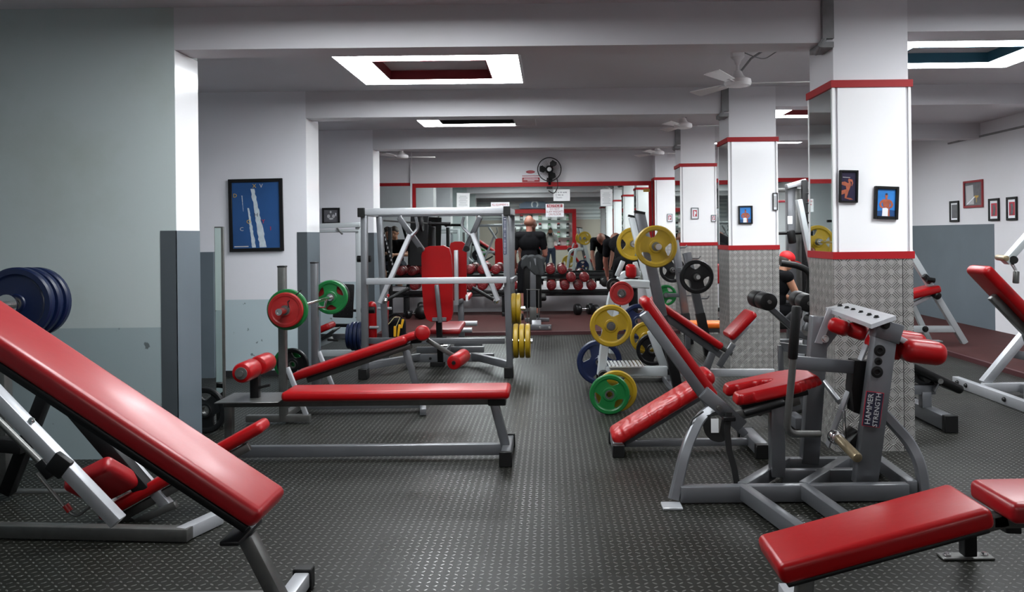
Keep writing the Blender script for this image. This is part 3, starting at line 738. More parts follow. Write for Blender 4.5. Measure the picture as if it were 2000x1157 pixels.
# ============================================================ M2 plate machine at far left behind it
t = T('plate_loaded_press', 'dark red seated machine with silver slanting rails behind the long bench at far left', 'exercise machine', (-1.9, 4.1, 0))
bl = MB()
t.part('front_rail', MB().beam(G(0, 1046).lerp(G(0, 1046), 0)+Vector((-.3, 0, .035)), at(G(372, 1058), z=.035), .06, .06), 'dimsteel')
t.part('cross_foot', MB().beam(at(G(352, 1060), z=.035), at(G(428, 1024), z=.035), .06, .062), 'lightsteel')
t.part('rear_rail', MB().beam(P(12, 965, 4.55), P(352, 968, 4.55), .05, .05), 'dimsteel')
q0, q1 = P(-60, 716, 3.72), P(232, 1020, 3.72)
t.part('slide_rail', MB().beam(q0, q1, .06, .062, Y_), 'lightsteel')
bolts(t, [P(62, 822, 3.71)], -Y_, .012, 'chrome')
t.part('stop_collar', MB().beam(P(104, 925, 3.70), P(128, 893, 3.70), .085, .035, Y_), 'black')
t.part('guide_rod', MB().cyl(P(-60, 765, 3.9), P(84, 908, 3.9), .016).cyl(P(84, 908, 3.9), P(118, 905, 3.9), .013), 'dimsteel')
t.part('guide_block', MB().beam(P(80, 900, 3.9), P(104, 930, 3.9), .05, .05, Y_), 'blacksat')
h = t.part('release_lever', MB().tube(fillet([P(72, 925, 3.72), P(132, 998, 3.72), P(150, 1010, 3.72), P(184, 984, 3.72)], .03), .0075, 8), 'dimsteel')
t.part('lever_ring', MB().cyl(P(128, 987, 3.72), P(137, 999, 3.72), .014), 'rplate', sub=h)
t.part('diagonal_brace', MB().beam(P(90, 768, 4.35), P(14, 962, 4.45), .065, .065, Y_), 'blacksat')
t.part('pivot_bracket', MB().beam(P(-30, 865, 4.3), P(50, 872, 4.3), .07, .08, Y_), 'blacksat')
t.part('back_support', MB().beam(P(140, 790, 4.05), P(284, 958, 4.05), .075, .07, Y_), 'blacksat')
t.part('back_brace', MB().beam(P(232, 880, 4.10), P(330, 990, 4.10), .05, .05, Y_), 'lightsteel')
a, b = P(212, 1012, 4.08), P(524, 838, 4.20)
d = (b-a).normalized(); u = Vector((-d.z, 0, d.x)).normalized()
t.part('long_pad', MB().pad(a, b, .20, .06, u, r=.024), 'red')
t.part('pad_rail', MB().beam(a+d*.02-u*.03, b-d*.12-u*.03, .05, .045, u), 'dimsteel')
a, b = P(158, 955, 4.0), P(240, 930, 4.0)
t.part('seat', MB().box(P(200, 941, 3.96), (.25, .24, .085), Matrix.Rotation(-.45, 3, 'Y')@Matrix.Rotation(-.75, 3, 'X'), bev=.032, seg=5), 'redold')
t.part('seat_post', MB().beam(P(205, 970, 4.05), at(P(230, 1030, 4.05), z=.05), .05), 'dimsteel')
t.part('seat_stay', MB().beam(P(266, 1020, 4.06), P(345, 985, 4.06), .035), 'dimsteel')
hub = P(48, 592, 4.72)
t.part('upright', MB().beam(at(hub, y=4.52, z=.98), at(hub, y=4.45, z=.04, x=hub.x+.05), .07, .07, X_), 'dimsteel')
t.part('plate_horn', MB().cyl(at(hub, y=4.45), at(hub, y=5.02), .024).lathe(at(hub, y=4.56), Y_, [(0, .0), (0, .06), (.012, .06), (.012, 0)]), 'chrome')
t.part('top_link', MB().beam(at(hub, y=4.5, z=.92), q0+Vector((.1, .3, 0)), .05), 'dimsteel')
for k in range(3):
    plate('dark blue plate in the stack at far left, %s' % ('nearest the camera', 'middle one', 'nearest the wall')[k], at(hub, y=4.66+k*.05)+Vector((.02*k, 0, .003)), Y_, .205-.002*k, 'bplate', th=.045, holes=False, group='dark blue plates at far left')

# ============================================================ M3 flat red bench with rollers
t = T('sit_up_bench', 'flat red bench with two red ankle rollers on a long silver frame', 'bench', (-.95, 5.15, 0))
yc = 5.15
t.part('pad', MB().pad((-1.665, yc, .388), (-.262, yc, .388), .27, .062, Z_, r=.026), 'red')
t.part('top_rail', MB().beam((-2.06, yc, .362), (-.31, yc, .362), .06, .048), 'dimsteel')
t.part('foot_plate', MB().b2((-2.06, yc-.16, .388), (-1.67, yc+.16, .396), bev=.003), 'dimsteel', label='scuffed metal foot plate')
t.part('end_block', MB().b2((-.40, yc-.05, .335), (-.29, yc+.05, .386), bev=.004), 'black')
t.part('leg', MB().beam((-.365, yc, .345), (-.292, yc, .06), .06, .055, X_), 'steel')
t.part('leg', MB().beam((-2.03, yc, .345), (-2.03, yc, .05), .05, .05, X_), 'dimsteel')
t.part('base_rail', MB().beam((-2.05, yc, .055), (-.31, yc, .055), .05, .07), 'steel')
t.part('cross_foot', MB().beam((-.285, yc-.21, .05), (-.285, yc+.23, .05), .06, .07), 'steel')
t.part('cross_foot', MB().beam((-2.05, yc-.21, .05), (-2.05, yc+.2, .05), .06, .07), 'dimsteel')
capbox(t, (-.285, yc-.215, .048), (.078, .03, .092)); capbox(t, (-.285, yc+.235, .048), (.078, .03, .092))
capbox(t, (-2.05, yc-.215, .045), (.07, .03, .088)); capbox(t, (-2.05, yc+.2, .045), (.07, .03, .088))
zr = .585; xr = -1.865
t.part('roller_post', MB().beam((xr+.0, yc, .36), (xr, yc, zr), .05, .055, X_), 'blacksat')
t.part('adjusting_pin', MB().cyl((xr+.03, yc-.02, .46), (xr+.10, yc-.02, .475), .009), 'black')
for s_ in (-1, 1):
    r = t.part('roller_pad', MB().rcyl((xr, yc+s_*.035 if s_ > 0 else yc-.235, zr), (xr, yc+.235 if s_ > 0 else yc-.035, zr), .062, .022), 'red')
    t.part('end_washer', MB().lathe((xr, yc+s_*.236, zr), (0, s_, 0), [(0, 0), (0, .038), (.004, .036), (.004, .018), (.016, .018), (.016, 0)]), 'dimsteel', sub=r)

# ============================================================ M4 barbell rack with decline bench
t = T('decline_bench_press', 'silver upright barbell rack with sloping red bench and small knee rollers', 'bench', (-1.6, 6.55, 0))
xu = -2.02
for y, zt in ((6.16, 1.178), (7.00, 1.178)):
    t.part('upright', MB().beam((xu, y, .02), (xu, y, zt), .056, .056, X_), 'dimsteel' if y < 6.5 else 'steel')
    t.part('end_cap', MB().b2((xu-.03, y-.03, zt-.004), (xu+.03, y+.03, zt+.008), bev=.003), 'black')
    t.part('bar_hook', MB().tube([(xu+.03, y, .80), (xu+.085, y, .80), (xu+.10, y, .87)], .012, 8), 'chrome')
    t.part('upright_brace', MB().beam((xu+.03, y, .42), (xu+.17, y+.0, .06), .03, .035, X_), 'lightsteel')
    t.part('floor_rail', MB().beam((xu-.28, y, .04), (xu+.2, y, .04), .055, .05), 'dimsteel')
t.part('cross_rail', MB().beam((xu, 6.19, .05), (xu, 6.97, .05), .05, .05), 'dimsteel')
a = P(580, 742, 6.55); b = P(802, 668, 6.55); d = (b-a).normalized(); u = Vector((-d.z, 0, d.x))
t.part('pad', MB().pad(a, b, .27, .065, u, r=.03), 'red')
t.part('pad_rail', MB().beam(a+d*.08-u*.03, b-u*.03, .05, .045, u), 'dimsteel')
t.part('knee_block', MB().pad(P(793, 667, 6.55), P(836, 655, 6.55), .22, .055, u, r=.026), 'red')
r = t.part('knee_roller', MB().rcyl(P(825, 651, 6.38), P(825, 651, 6.73), .062, .03), 'red')
t.part('clamp', MB().beam(P(803, 665, 6.55), P(824, 663, 6.55), .07, .05), 'black')
t.part('front_leg', MB().beam(P(789, 672, 6.55), at(P(826, 800, 6.55), z=.03), .045, .055, X_), 'steel')
t.part('front_foot', MB().beam(at(P(826, 800, 6.35), z=.03), at(P(826, 800, 6.75), z=.03), .05), 'steel')
t.part('centre_rail', MB().beam((xu+.03, 6.55, .05), at(P(826, 800, 6.55), z=.05), .05), 'steel')
t.part('rear_post', MB().beam((-1.86, 6.55, .05), (-1.86, 6.55, .32), .045), 'steel')
t.part('roller_arm', MB().beam(P(834, 664, 6.55), P(886, 696, 6.55), .035, .035, Y_), 'dimsteel')
r = t.part('ankle_roller', MB().rcyl(P(886, 709, 6.36), P(906, 695, 6.74), .058, .02), 'red')
t.part('end_washer', MB().lathe(P(886, 709, 6.36), (-.1, -1, 0), [(0, 0), (0, .016), (.01, .014), (.01, 0)]), 'black', sub=r)
# barbell on the rack
zb = .87; xb = -1.93
t = T('barbell', 'chrome barbell lying across the two uprights of the rack', 'barbell', (xb, 6.55, zb), None)
t.part('bar', MB().cyl((xb, 6.0, zb), (xb, 7.2, zb), .0145), 'chrome')
for s_, ya, yb in ((-1, 6.06, 5.80), (1, 7.14, 7.40)):
    t.part('sleeve', MB().lathe((xb, ya, zb), (0, s_, 0), [(0, 0), (0, .028), (.02, .028), (.02, .0245), (abs(yb-ya), .0245), (abs(yb-ya), .015), (abs(yb-ya)-.01, .015), (abs(yb-ya)-.01, 0)]), 'chrome')
t.part('spring_collar', MB().tube([(xb+.03, 5.93, zb+.02), (xb+.02, 5.94, zb+.06), (xb+.1, 6.0, zb+.14)], .005, 6), 'black')
plate('green plate behind the red one on the near end of the racked barbell', (xb, 6.0, zb), Y_, .150, 'gplate', .034, holes=True)
plate('red plate on the near end of the racked barbell', (xb, 5.955, zb), Y_, .128, 'rplate', .032, holes=False)
plate('green plate facing the bar on the far end of the racked barbell', (xb, 7.18, zb), Y_, .150, 'gplate', .034, spin=1.0)
plate('red plate behind the green one on the far end of the racked barbell', (xb, 7.22, zb), Y_, .125, 'rplate', .03, holes=False)
plate('dark green plate outermost on the far end of the racked barbell', (xb, 7.255, zb), Y_, .146, 'kplate', .03, holes=False)

# plates leaning near the second wing wall
plate('black plate leaning behind the barbell rack upright by the pale wall', P(572, 712, 7.7)+Vector((0, 0, .00)), Vector((.12, 1, .10)), .155, 'kplate', .03, spin=.4)
plate('green plate behind the black one leaning by the pale wall', P(564, 711, 7.77), Vector((.12, 1, .10)), .150, 'gplate', .03)
c = G(406, 848); 
plate('black plate half hidden beside the nearest wall corner', (c.x-.02, c.y+.02, .165), Vector((.25, 1, 0)), .165, 'kplate', .03)

# tall narrow standing mirror
t = T('standing_mirror', 'tall narrow mirror panel standing edge on beside the first wall corner', 'mirror', (-2.42, 6.05, 0))
Rm = Matrix.Rotation(.10, 3, 'Z')
p0 = P(431, 640, 6.0)
zt = P(431, 443, 6.0).z
mm = T
t.part('panel', MB().b2((p0.x-.032, 5.98, 0.0), (p0.x+.034, 6.0, zt), bev=.002), 'dimsteel')
t.part('glass', MB().b2((p0.x-.026, 5.974, 0.02), (p0.x+.020, 5.981, zt-.01)), 'mirror', smooth=False)
# ============================================================ M5 big frame machine (centre left)
t = T('seated_press_machine', 'large silver box framed press machine with red back pad in the middle', 'exercise machine', (-1.1, 8.4, 0))
yf, yr = 8.05, 8.62
xl, xr_ = P(709, 560, yf).x, P(992, 560, yf).x
zt = P(850, 414, yf).z
w = .062
for s_, x, nm in ((-1, xl, 'l'), (1, xr_, 'r')):
    t.part('front_post', MB().beam((x-.02*(-s_)*-1, yf, zt-.03), (x+.012, yf, .09), w, w, X_), 'steel')
    xb_ = x+.07 if s_ < 0 else x+.015
    t.part('rear_post', MB().beam((x+.05 if s_ < 0 else x+.02, yr, zt-.03), (x+.11 if s_ < 0 else x+.0, yr, .10), w, w, X_), 'steel')
    t.part('top_side_rail', MB().beam((x, yf-.03, zt), (x+.02, yr+.03, zt), w, w), 'lightsteel')
    t.part('end_cap', MB().b2((x-.034, yf-.062, zt-.045), (x+.034, yf-.02, zt+.045), bev=.004), 'black')
    t.part('rubber_foot', MB().b2((x-.045, yf-.06, 0), (x+.045, yf+.05, .105), bev=.006), 'black')
    pz = P(0, 0, 1)
    t.part('diagonal_base_rail', MB().beam((x, yf+.02, .12), (x-s_*.42, 8.80, .10), .06, .075), 'steel')
    t.part('mid_return_rail', MB().beam((x+.03, yf-.01, .945), (x+.05, yr, .945), .04, .05), 'steel')
    # arms
    sgn = -s_
    top_px = (779, 938)[s_ > 0]; bot = (826, 908)[s_ > 0]
    t.part('upper_arm', MB().beam(P(top_px, 424, 8.35), P(bot, 490, 8.45), .05, .075, Y_), 'steel')
    lev = [P(812, 424, 8.25), P(817, 447, 8.25), P(797, 468, 8.2), P(742, 592, 8.12)] if s_ < 0 else [P(906, 424, 8.25), P(901, 442, 8.25), P(926, 466, 8.2), P(973, 588, 8.12)]
    t.part('press_lever', MB().btube([lev[2]+(lev[2]-lev[3]).normalized()*.05, lev[3]], .045, .078), 'lightsteel')
    t.part('lever_neck', MB().btube(lev[:3], .025, .05, fr=.04), 'steel')
    hp = (P(752, 588, 8.15), P(797, 564, 8.35)) if s_ < 0 else (P(968, 588, 8.15), P(924, 563, 8.35))
    t.part('press_handle', MB().cyl(hp[0], hp[1], .018), 'black')
    t.part('handle_bolt', MB().sph(hp[0], .028), 'chrome')
    hb = P(822, 488, 8.45) if s_ < 0 else P(912, 486, 8.45)
    t.part('pivot_cap', MB().cyl(hb-Y_*.06, hb+Y_*.04, .03), 'black')
t.part('top_rail', MB().beam((xl, yf, zt+.008), (xr_, yf, zt+.008), .066, .066), 'lightsteel')
t.part('top_rear_rail', MB().beam((xl+.03, yr, zt+.0), (xr_, yr, zt+.0), .062, .062), 'steel')
t.part('middle_rail', MB().beam(P(716, 550, yf-.055), P(989, 547, yf-.055), .045, .062), 'lightsteel')
t.part('lower_rail', MB().beam(P(720, 666, 8.45), P(986, 666, 8.45), .05, .06), 'steel')
zc = .085
t.part('base_cross_rail', MB().beam((-1.60, 8.80, zc), (-.62, 8.80, zc), .06, .085), 'steel')
bolts(t, [(x, 8.765, zc) for x in (-1.52, -1.30, -1.19, -1.08, -.71)], -Y_, .012)
t.part('centre_rubber_foot', MB().b2((-1.30, 8.74, 0), (-1.15, 8.86, .045), bev=.004), 'black')
t.part('spine_rail', MB().beam((-1.22, 8.83, .08), (-1.22, 9.7, .08), .06, .07), 'steel')
t.part('rear_cross_foot', MB().beam((-1.6, 9.72, .045), (-.8, 9.72, .045), .06, .07), 'steel')
# back pad with spine
t.part('back_pad', MB().prism([P(x, y, 8.62) for x, y in ((823, 500), (826, 486), (838, 481), (866, 480), (877, 485), (881, 500), (884, 540), (884, 612), (881, 625), (873, 629), (842, 629), (833, 624), (828, 610), (824, 560))], (0, .075, 0)), 'red')
t.part('pad_spine', MB().beam(P(853, 556, 8.58), P(860, 630, 8.58), .045, .05, Y_), 'steel')
t.part('spine_cross_plate', MB().b2(P(844, 628, 8.57), P(872, 620, 8.60), bev=.003), 'steel')
t.part('seat_post', MB().beam(P(857, 622, 8.62), P(861, 712, 8.80), .06, .06, Y_), 'blacksat')
t.part('seat', MB().pad(P(846, 655, 8.75)+Vector((.12, -.0, 0)), P(846, 655, 8.75)+Vector((.14, .42, .05)), .34, .06, Z_, r=.026), 'redold')
t.part('seat_bracket', MB().beam(P(868, 662, 8.70), P(868, 662, 9.1), .05, .05), 'black')
t.part('seat_pin', MB().cyl(P(857, 676, 8.6), P(874, 676, 8.6), .012), 'chrome')
for z_, x_ in ((506, 698), (606, 706)):
    t.part('horn_collar', MB().cyl(P(x_, z_, 8.35), P(x_+26, z_, 8.35), .034), 'black')
t.part('plate_horn', MB().cyl(P(676, 657, 8.3), P(706, 657, 8.3), .024), 'chrome')
t.part('plate_horn', MB().cyl(P(997, 603, 8.5), P(1026, 603, 8.5), .024), 'chrome')
t.part('plate_horn', MB().cyl(P(998, 666, 8.15), P(1040, 667, 8.15), .024), 'chrome')
w_ = P(985, 470, yf-.033)
st = t.part('post_sticker', MB().b2(at(P(984, 497, yf), y=yf-.034), at(P(989, 424, yf), y=yf-.0315)), 'bplate', smooth=False)
rr = random.Random(2); w_ = MB()
for k in range(26): w_.box(at(P(986.5, 427+k*2.7, yf), y=yf-.0345), (.018*rr.uniform(.3, 1), .001, .007*rr.uniform(.5, 1)))
t.part('worn_lettering', w_, 'palegrey', sub=st)
for k in range(4):
    x_ = 683+k*7.5
    plate('blue plate edge on at the left foot of the framed machine, %s from the left' % ('first', 'second', 'third', 'fourth')[k], P(x_, 657, 8.3), X_, (.128, .145, .150, .148)[k], 'bplate', .034, group='blue plates on the left horn')
for k in range(3):
    plate('yellow plate on the lower right horn of the framed machine, %s' % ('innermost', 'middle', 'outermost')[k], P(1008+k*11.5, 666, 8.15), X_, .170, 'yplate', .048, group='yellow plates on the lower right horn')
for k in range(2):
    plate('yellow plate on the upper right horn of the framed machine, %s' % ('inner', 'outer')[k], P(1004+k*9, 603, 8.5), X_, .160, 'yplate', .045, group='yellow plates on the upper right horn')

# ============================================================ machine with second red pad behind it
t = T('shoulder_press_bench', 'narrow upright red pad with silver spine just behind the framed machine', 'bench', (-1.1, 10.4, 0))
yb = 10.2
t.part('back_pad', MB().prism([P(x, y, yb) for x, y in ((877, 486), (880, 475), (888, 472), (902, 472), (909, 477), (911, 490), (911, 575), (906, 583), (884, 584), (878, 578))], (0, .07, 0)), 'red')
t.part('spine', MB().beam(P(891, 489, yb-.04), P(892, 596, yb-.04), .05, .06, Y_), 'lightsteel')
t.part('seat_arm', MB().beam(P(890, 592, yb), P(905, 586, yb), .05), 'steel')
t.part('post', MB().beam(P(900, 590, yb+.1), at(P(902, 660, yb+.1), z=.03), .07), 'steel')
t.part('cross_peg', MB().cyl(P(898, 632, 9.9), P(932, 632, 9.9), .03), 'lightsteel')
t.part('cross_peg', MB().cyl(P(898, 645, 9.8), P(922, 645, 9.8), .03), 'lightsteel')
t.part('foot_rail', MB().beam((P(880, 0, yb).x, yb, .035), (P(935, 0, yb).x, yb, .035), .06), 'steel')
t.part('seat', MB().pad(P(894, 588, yb+.1), P(894, 588, yb+.1)+Vector((0, .42, .02)), .3, .06), 'red')
t.part('label_tag', MB().box(P(912, 582, yb), (.03, .002, .08)), 'paper')

# red tube machine at left of frame with bag
t = T('red_frame_machine', 'small red tubed machine behind the left posts of the framed machine', 'exercise machine', (-2.2, 10.6, 0))
yb = 10.4
t.part('red_post', MB().cyl(at(P(727, 650, yb), z=.02), P(726, 598, yb), .06).sph(P(726, 598, yb), .06), 'red')
t.part('red_post', MB().beam(at(P(751, 650, yb), z=.0), P(755, 575, yb), .07, .06, X_), 'red')
for y_, x0, x1 in ((603, 738, 765), (582, 742, 757), (640, 722, 740)):
    t.part('peg', MB().cyl(P(x0, y_, yb-.07), P(x1, y_, yb-.07), .018), 'lightsteel')
t.part('base', MB().beam((P(715, 0, yb).x, yb, .035), (P(765, 0, yb).x, yb, .035), .07), 'steel')
# gym bag
c = G(774, 668, .0); c.y = 10.75; bc = P(772, 640, 10.75)
t = T('gym_bag', 'black bag with yellow panels and a pale drawcord on the floor behind the framed machine', 'bag', (bc.x, 10.75, 0))
b = MB()
t.part('body', b.box((bc.x, 10.75, .16), (.27, .20, .32), bev=.06, seg=4), 'blackcloth')
for dx, dz, w_, h_ in ((-.10, .29, .05, .09), (-.09, .10, .03, .13), (.015, .16, .035, .14), (.065, .17, .03, .16), (.11, .26, .03, .12)):
    t.part('yellow_panel', MB().box((bc.x+dx, 10.645, dz), (w_, .012, h_), Matrix.Rotation(dx*2, 3, 'Y'), bev=.005), 'bagyellow')
t.part('drawcord', MB().tube([(bc.x-.08, 10.64, .24), (bc.x+.01, 10.64, .345), (bc.x+.085, 10.64, .345), (bc.x+.03, 10.64, .22)], .005, 6), 'cord')
t.part('strap_loop', MB().tube(fillet([(bc.x-.1, 10.75, .3), (bc.x-.05, 10.75, .37), (bc.x+.06, 10.75, .37), (bc.x+.1, 10.75, .3)], .05), .012, 6), 'blackcloth')

# ============================================================ M7 machine in left bay with perforated guard
t = T('leg_press_machine', 'machine with a black perforated guard and red seat against the pale left wall', 'exercise machine', (-2.6, 9.5, 0))
ym = 9.3
gp = MB().box(P(671, 588, ym), (.23, .03, .385), Matrix.Rotation(.05, 3, 'Y'), bev=.012, seg=3)
gd = t.part('guard_panel', gp, 'blacksat')
hw = MB()
for i in range(5):
    for j in range(8): hw.sph(P(656+i*7.6, 563+j*7.2, ym-.016), .006, seg=6)
t.part('punched_holes', hw, 'kplate', sub=gd)
t.part('seat', MB().pad(P(618, 655, ym), P(652, 640, ym), .3, .075, Vector((-.3, 0, 1)), r=.03), 'red')
t.part('seat_shell', MB().beam(P(622, 668, ym), P(658, 642, ym), .3, .02, Vector((-.6, 0, 1))), 'black')
t.part('seat_frame', MB().beam(P(626, 672, ym), P(650, 662, ym), .06), 'whitesteel')
t.part('adjuster', MB().cyl(P(640, 664, ym-.1), P(660, 665, ym-.1), .014), 'black')
t.part('support_post', MB().beam(P(622, 672, ym), at(P(624, 700, ym), z=.03), .06), 'steel')
t.part('lower_rail', MB().beam(P(610, 690, ym), P(712, 690, ym), .06, .07), 'whitesteel')
t.part('upper_rail', MB().beam(P(650, 657, ym+.3), P(715, 657, ym+.3), .06, .06), 'steel')
t.part('mid_bar', MB().cyl(P(654, 636, ym+.3), P(715, 636, ym+.3), .02), 'black')
t.part('rail', MB().beam(P(672, 607, ym+.3), P(712, 607, ym+.3), .03, .03), 'blacksat')
t.part('top_boom', MB().beam(P(615, 442, ym), P(704, 439, ym), .05, .055), 'whitesteel')
t.part('top_tube', MB().cyl(P(615, 452, ym), P(700, 451, ym), .016), 'whitesteel')
t.part('hook', MB().beam(P(658, 446, ym-.03), P(669, 458, ym-.03), .02, .03, Y_), 'dimsteel')
t.part('rear_post', MB().beam(P(612, 439, ym+.05), at(P(612, 439, ym+.05), z=.02), .06), 'steel')
t.part('rear_post', MB().beam(P(700, 439, ym+.05), at(P(700, 439, ym+.05), z=.02), .06), 'whitesteel')
t.part('foot_bar', MB().beam(P(668, 712, 8.95), P(700, 697, 9.0), .03, .03), 'lightsteel')

# ============================================================ upright bench with towel (in front of the man)
t = T('upright_bench', 'upright bench seen from behind with a black back pad and silver spine', 'bench', (-.2, 11.8, .045))
yb = 11.8; z0 = .045
t.part('back_pad', MB().box(P(1040, 560, yb), (.26, .06, .62), bev=.02, seg=3), 'blackvinyl')
t.part('spine', MB().beam(P(1041, 505, yb-.05), P(1041, 600, yb-.05), .085, .04, Y_), 'steel')
t.part('seat', MB().pad(at(P(1041, 0, 12), z=.42), at(P(1041, 0, 12.3), z=.44), .3, .07), 'blackvinyl')
w_ = MB()
for s_ in (-1, 1): w_.tube([P(1041+s_*11, 566, yb-.07), P(1041+s_*11, 642, yb-.07)], .008, 8)
w_.cyl(P(1028, 566, yb-.07), P(1054, 566, yb-.07), .008)
t.part('chrome_guide', w_, 'dimsteel')
t.part('post', MB().beam(P(1041, 600, yb-.05), at(P(1041, 650, yb-.05), z=z0+.06), .10, .06, Y_), 'dimsteel')
t.part('base_cheek', MB().beam(at(P(1041, 0, yb-.1), z=z0+.12), at(P(1041, 0, yb-.1), z=z0+.02)+Vector((.002, -.1, 0)), .13, .05, Y_), 'lightsteel')
t.part('cross_foot', MB().beam(at(P(1028, 0, yb-.2), z=z0+.04), at(P(1070, 0, yb-.2), z=z0+.04), .05, .075), 'steel')
t.part('rear_foot', MB().beam(at(P(1018, 0, yb+.9), z=z0+.03), at(P(1066, 0, yb+.9), z=z0+.03), .05, .06), 'steel')
t.part('spine_rail', MB().beam(at(P(1041, 0, yb-.2), z=z0+.04), at(P(1041, 0, yb+.9), z=z0+.03)+Vector((-.03, 0, 0)), .06, .06), 'steel')
bolts(t, [at(P(1048, 0, yb-.23), z=z0+.04), at(P(1066, 0, yb-.23), z=z0+.04)], -Y_, .014, 'chrome')
# towel
cb = bmesh.new()
tw = MB(); n, m_ = 26, 22
cx_ = P(1041, 505, yb).x; ztop = P(1041, 500, yb).z
vs = []
for i in range(n+1):
    row = []
    for j in range(m_+1):
        u_ = i/n*2-1; v_ = j/m_*2-1
        x = cx_+u_*.17*(1-.10*abs(v_))+.012*math.sin(7*v_+3*u_)
        yy = yb+math.copysign(min(abs(v_), .28)/.28*.062, v_)+(.012*math.sin(9*u_+2*v_) if abs(v_) > .25 else 0)
        drop = max(0, abs(v_)-.2)
        z = ztop-drop*.26*(1+.35*math.sin(2.5*u_+.5))-.05*max(0, abs(u_)-.55)*2.2-.006*math.sin(12*u_)
        row.append(tw.bm.verts.new((x, yy, z)))
    vs.append(row)
for i in range(n):
    for j in range(m_): tw.bm.faces.new((vs[i][j], vs[i+1][j], vs[i+1][j+1], vs[i][j+1]))
o = single('towel', tw, 'towel', 'grey towel draped over the top of the upright bench', 'towel', (cx_, yb, ztop-.15))
sm = o.modifiers.new('s', 'SOLIDIFY'); sm.thickness = .012; sm.offset = 1

# ============================================================ dumbbell rack and dumbbells
zt1, zt2 = P(940, 526, 14.0).z-.082, P(1077, 557, 13.80).z-.082
t = T('dumbbell_rack', 'black two tier dumbbell rack below the back wall mirror', 'rack', (-1.0, 13.9, .045))
xa, xb_ = P(758, 0, 13.9).x, P(1236, 0, 13.9).x
for zz, yy in ((zt1-.026, 14.02), (zt2-.026, 13.82)):
    w_ = MB()
    for dy, dz in ((-.10, 0), (.10, 0)): w_.beam((xa, yy+dy, zz+dz), (xb_, yy+dy, zz+dz), .035, .05)
    t.part('shelf_rail', w_, 'blacksat')
    t.part('shelf_tray', MB().beam((xa, yy, zz-.035), (xb_, yy, zz-.035), .24, .012, Vector((0, -.25, 1))), 'blacksat')
for x in (P(790, 0, 13.9).x, P(980, 0, 13.9).x, xb_-.03):
    t.part('rack_post', MB().beam((x, 13.84, .42), (x, 14.12, zt1-.06), .06, .05), 'blacksat')
    t.part('rack_leg', MB().beam((x, 13.78, .08), (x, 13.80, .48), .09, .09, X_), 'blacksat')
    t.part('rack_foot', MB().beam((x, 13.60, .075), (x, 14.2, .075), .07, .06), 'blacksat')
w_ = MB()
for px in range(985, 1175, 26): w_.box(P(px+1, 555, 13.69), (.05, .006, .10))
t.part('weight_tabs', w_, 'paper')
def dumbbell(c, R, L, m, label, num='', group='red dumbbells on the rack', axis=Y_, tilt=0, markm='dbmark'):
    c = Vector(c); ax = Vector(axis).normalized()
    t = T('dumbbell', label, 'dumbbell', c-Z_*R, group)
    t.part('handle', MB().cyl(c-ax*L*.2, c+ax*L*.2, .016), 'chrome')
    for s_ in (-1, 1):
        h = t.part('head', MB().lathe(c+ax*s_*L*.18, ax*s_, [(0, 0), (0, R*.72), (.015, R*.94), (.03, R), (L*.32-.02, R), (L*.32-.006, R*.93), (L*.32, R*.8), (L*.32, 0)], 22), m)
    if num:                                  # cast lettering too worn to read: two short raised strokes on the end face
        a_ = random.Random(round(c.x*100)).uniform(0, 3); sx_ = ax.cross(Z_); mb = MB()
        for o_, l_ in ((-.38, .75), (.38, .85), (0, .3)):
            d_ = sx_*math.cos(a_)+Z_*math.sin(a_); n_ = sx_*-math.sin(a_)+Z_*math.cos(a_)
            q_ = c-ax*(L*.5+.001)+n_*o_*R; mb.beam(q_-d_*l_*R*.5, q_+d_*l_*R*.5, R*.10, .003, ax, bev=.0005)
        t.part('raised_mark', mb, markm)
ordw = ['first', 'second', 'third', 'fourth', 'fifth', 'sixth', 'seventh', 'eighth', 'ninth', 'tenth', 'eleventh', 'twelfth']
topx = [785, 807, 830, 852, 918, 943, 969, 1001, 1075, 1098]
for i, x in enumerate(topx): dumbbell(P(x, 526 if x > 870 else 529, 14.0), .082, .30, 'dbred', 'red dumbbell on the upper rack tier, %s from the left' % ordw[i], 'mark')
lowx = [812, 836, 862, 920, 943, 971, 1003, 1077, 1103, 1129, 1155]
for i, x in enumerate(lowx): dumbbell(P(x, 557, 13.80), .082, .29, 'dbred', 'red dumbbell on the lower rack tier, %s from the left' % ordw[i], 'mark')
for x, l in ((1115, 'left'), (1141, 'right')): dumbbell(P(x, 541, 13.72), .082, .28, 'dbred', '%s one of two red dumbbells heaped between the rack tiers' % l, 'mark')
dumbbell(P(1181, 551, 13.80), .078, .28, 'kplate', 'black dumbbell at the right end of the lower rack tier', '', 'black dumbbells')
dumbbell((P(1134, 0, 13.75).x, 13.75, .045+.095), .095, .33, 'kplate', 'black dumbbell on the matting below the rack, left one', '', 'black dumbbells', axis=Vector((1, .35, 0)))
dumbbell((P(1168, 0, 13.6).x, 13.55, .045+.095), .095, .33, 'kplate', 'black dumbbell on the matting below the rack, right one', '', 'black dumbbells', axis=Vector((1, .5, 0)))
dumbbell((P(797, 0, 13.3).x, 13.45, .045+.07), .07, .26, 'kplate', 'small black dumbbell on the matting left of the red back pad', '', 'black dumbbells', axis=Vector((1, .8, 0)))
t = T('kettlebell', 'black kettlebell on the matting beside the red back pad', 'kettlebell', (P(817, 0, 13.3).x, 13.3, .045), None)
kx = P(817, 0, 13.3).x
t.part('ball', MB().sph((kx, 13.3, .045+.11), .115, (1, 1, .96), 20), 'black'); t.part('handle', MB().tube(fillet([(kx-.06, 13.3, .22), (kx-.05, 13.3, .31), (kx+.05, 13.3, .31), (kx+.06, 13.3, .22)], .04), .016, 10), 'black')
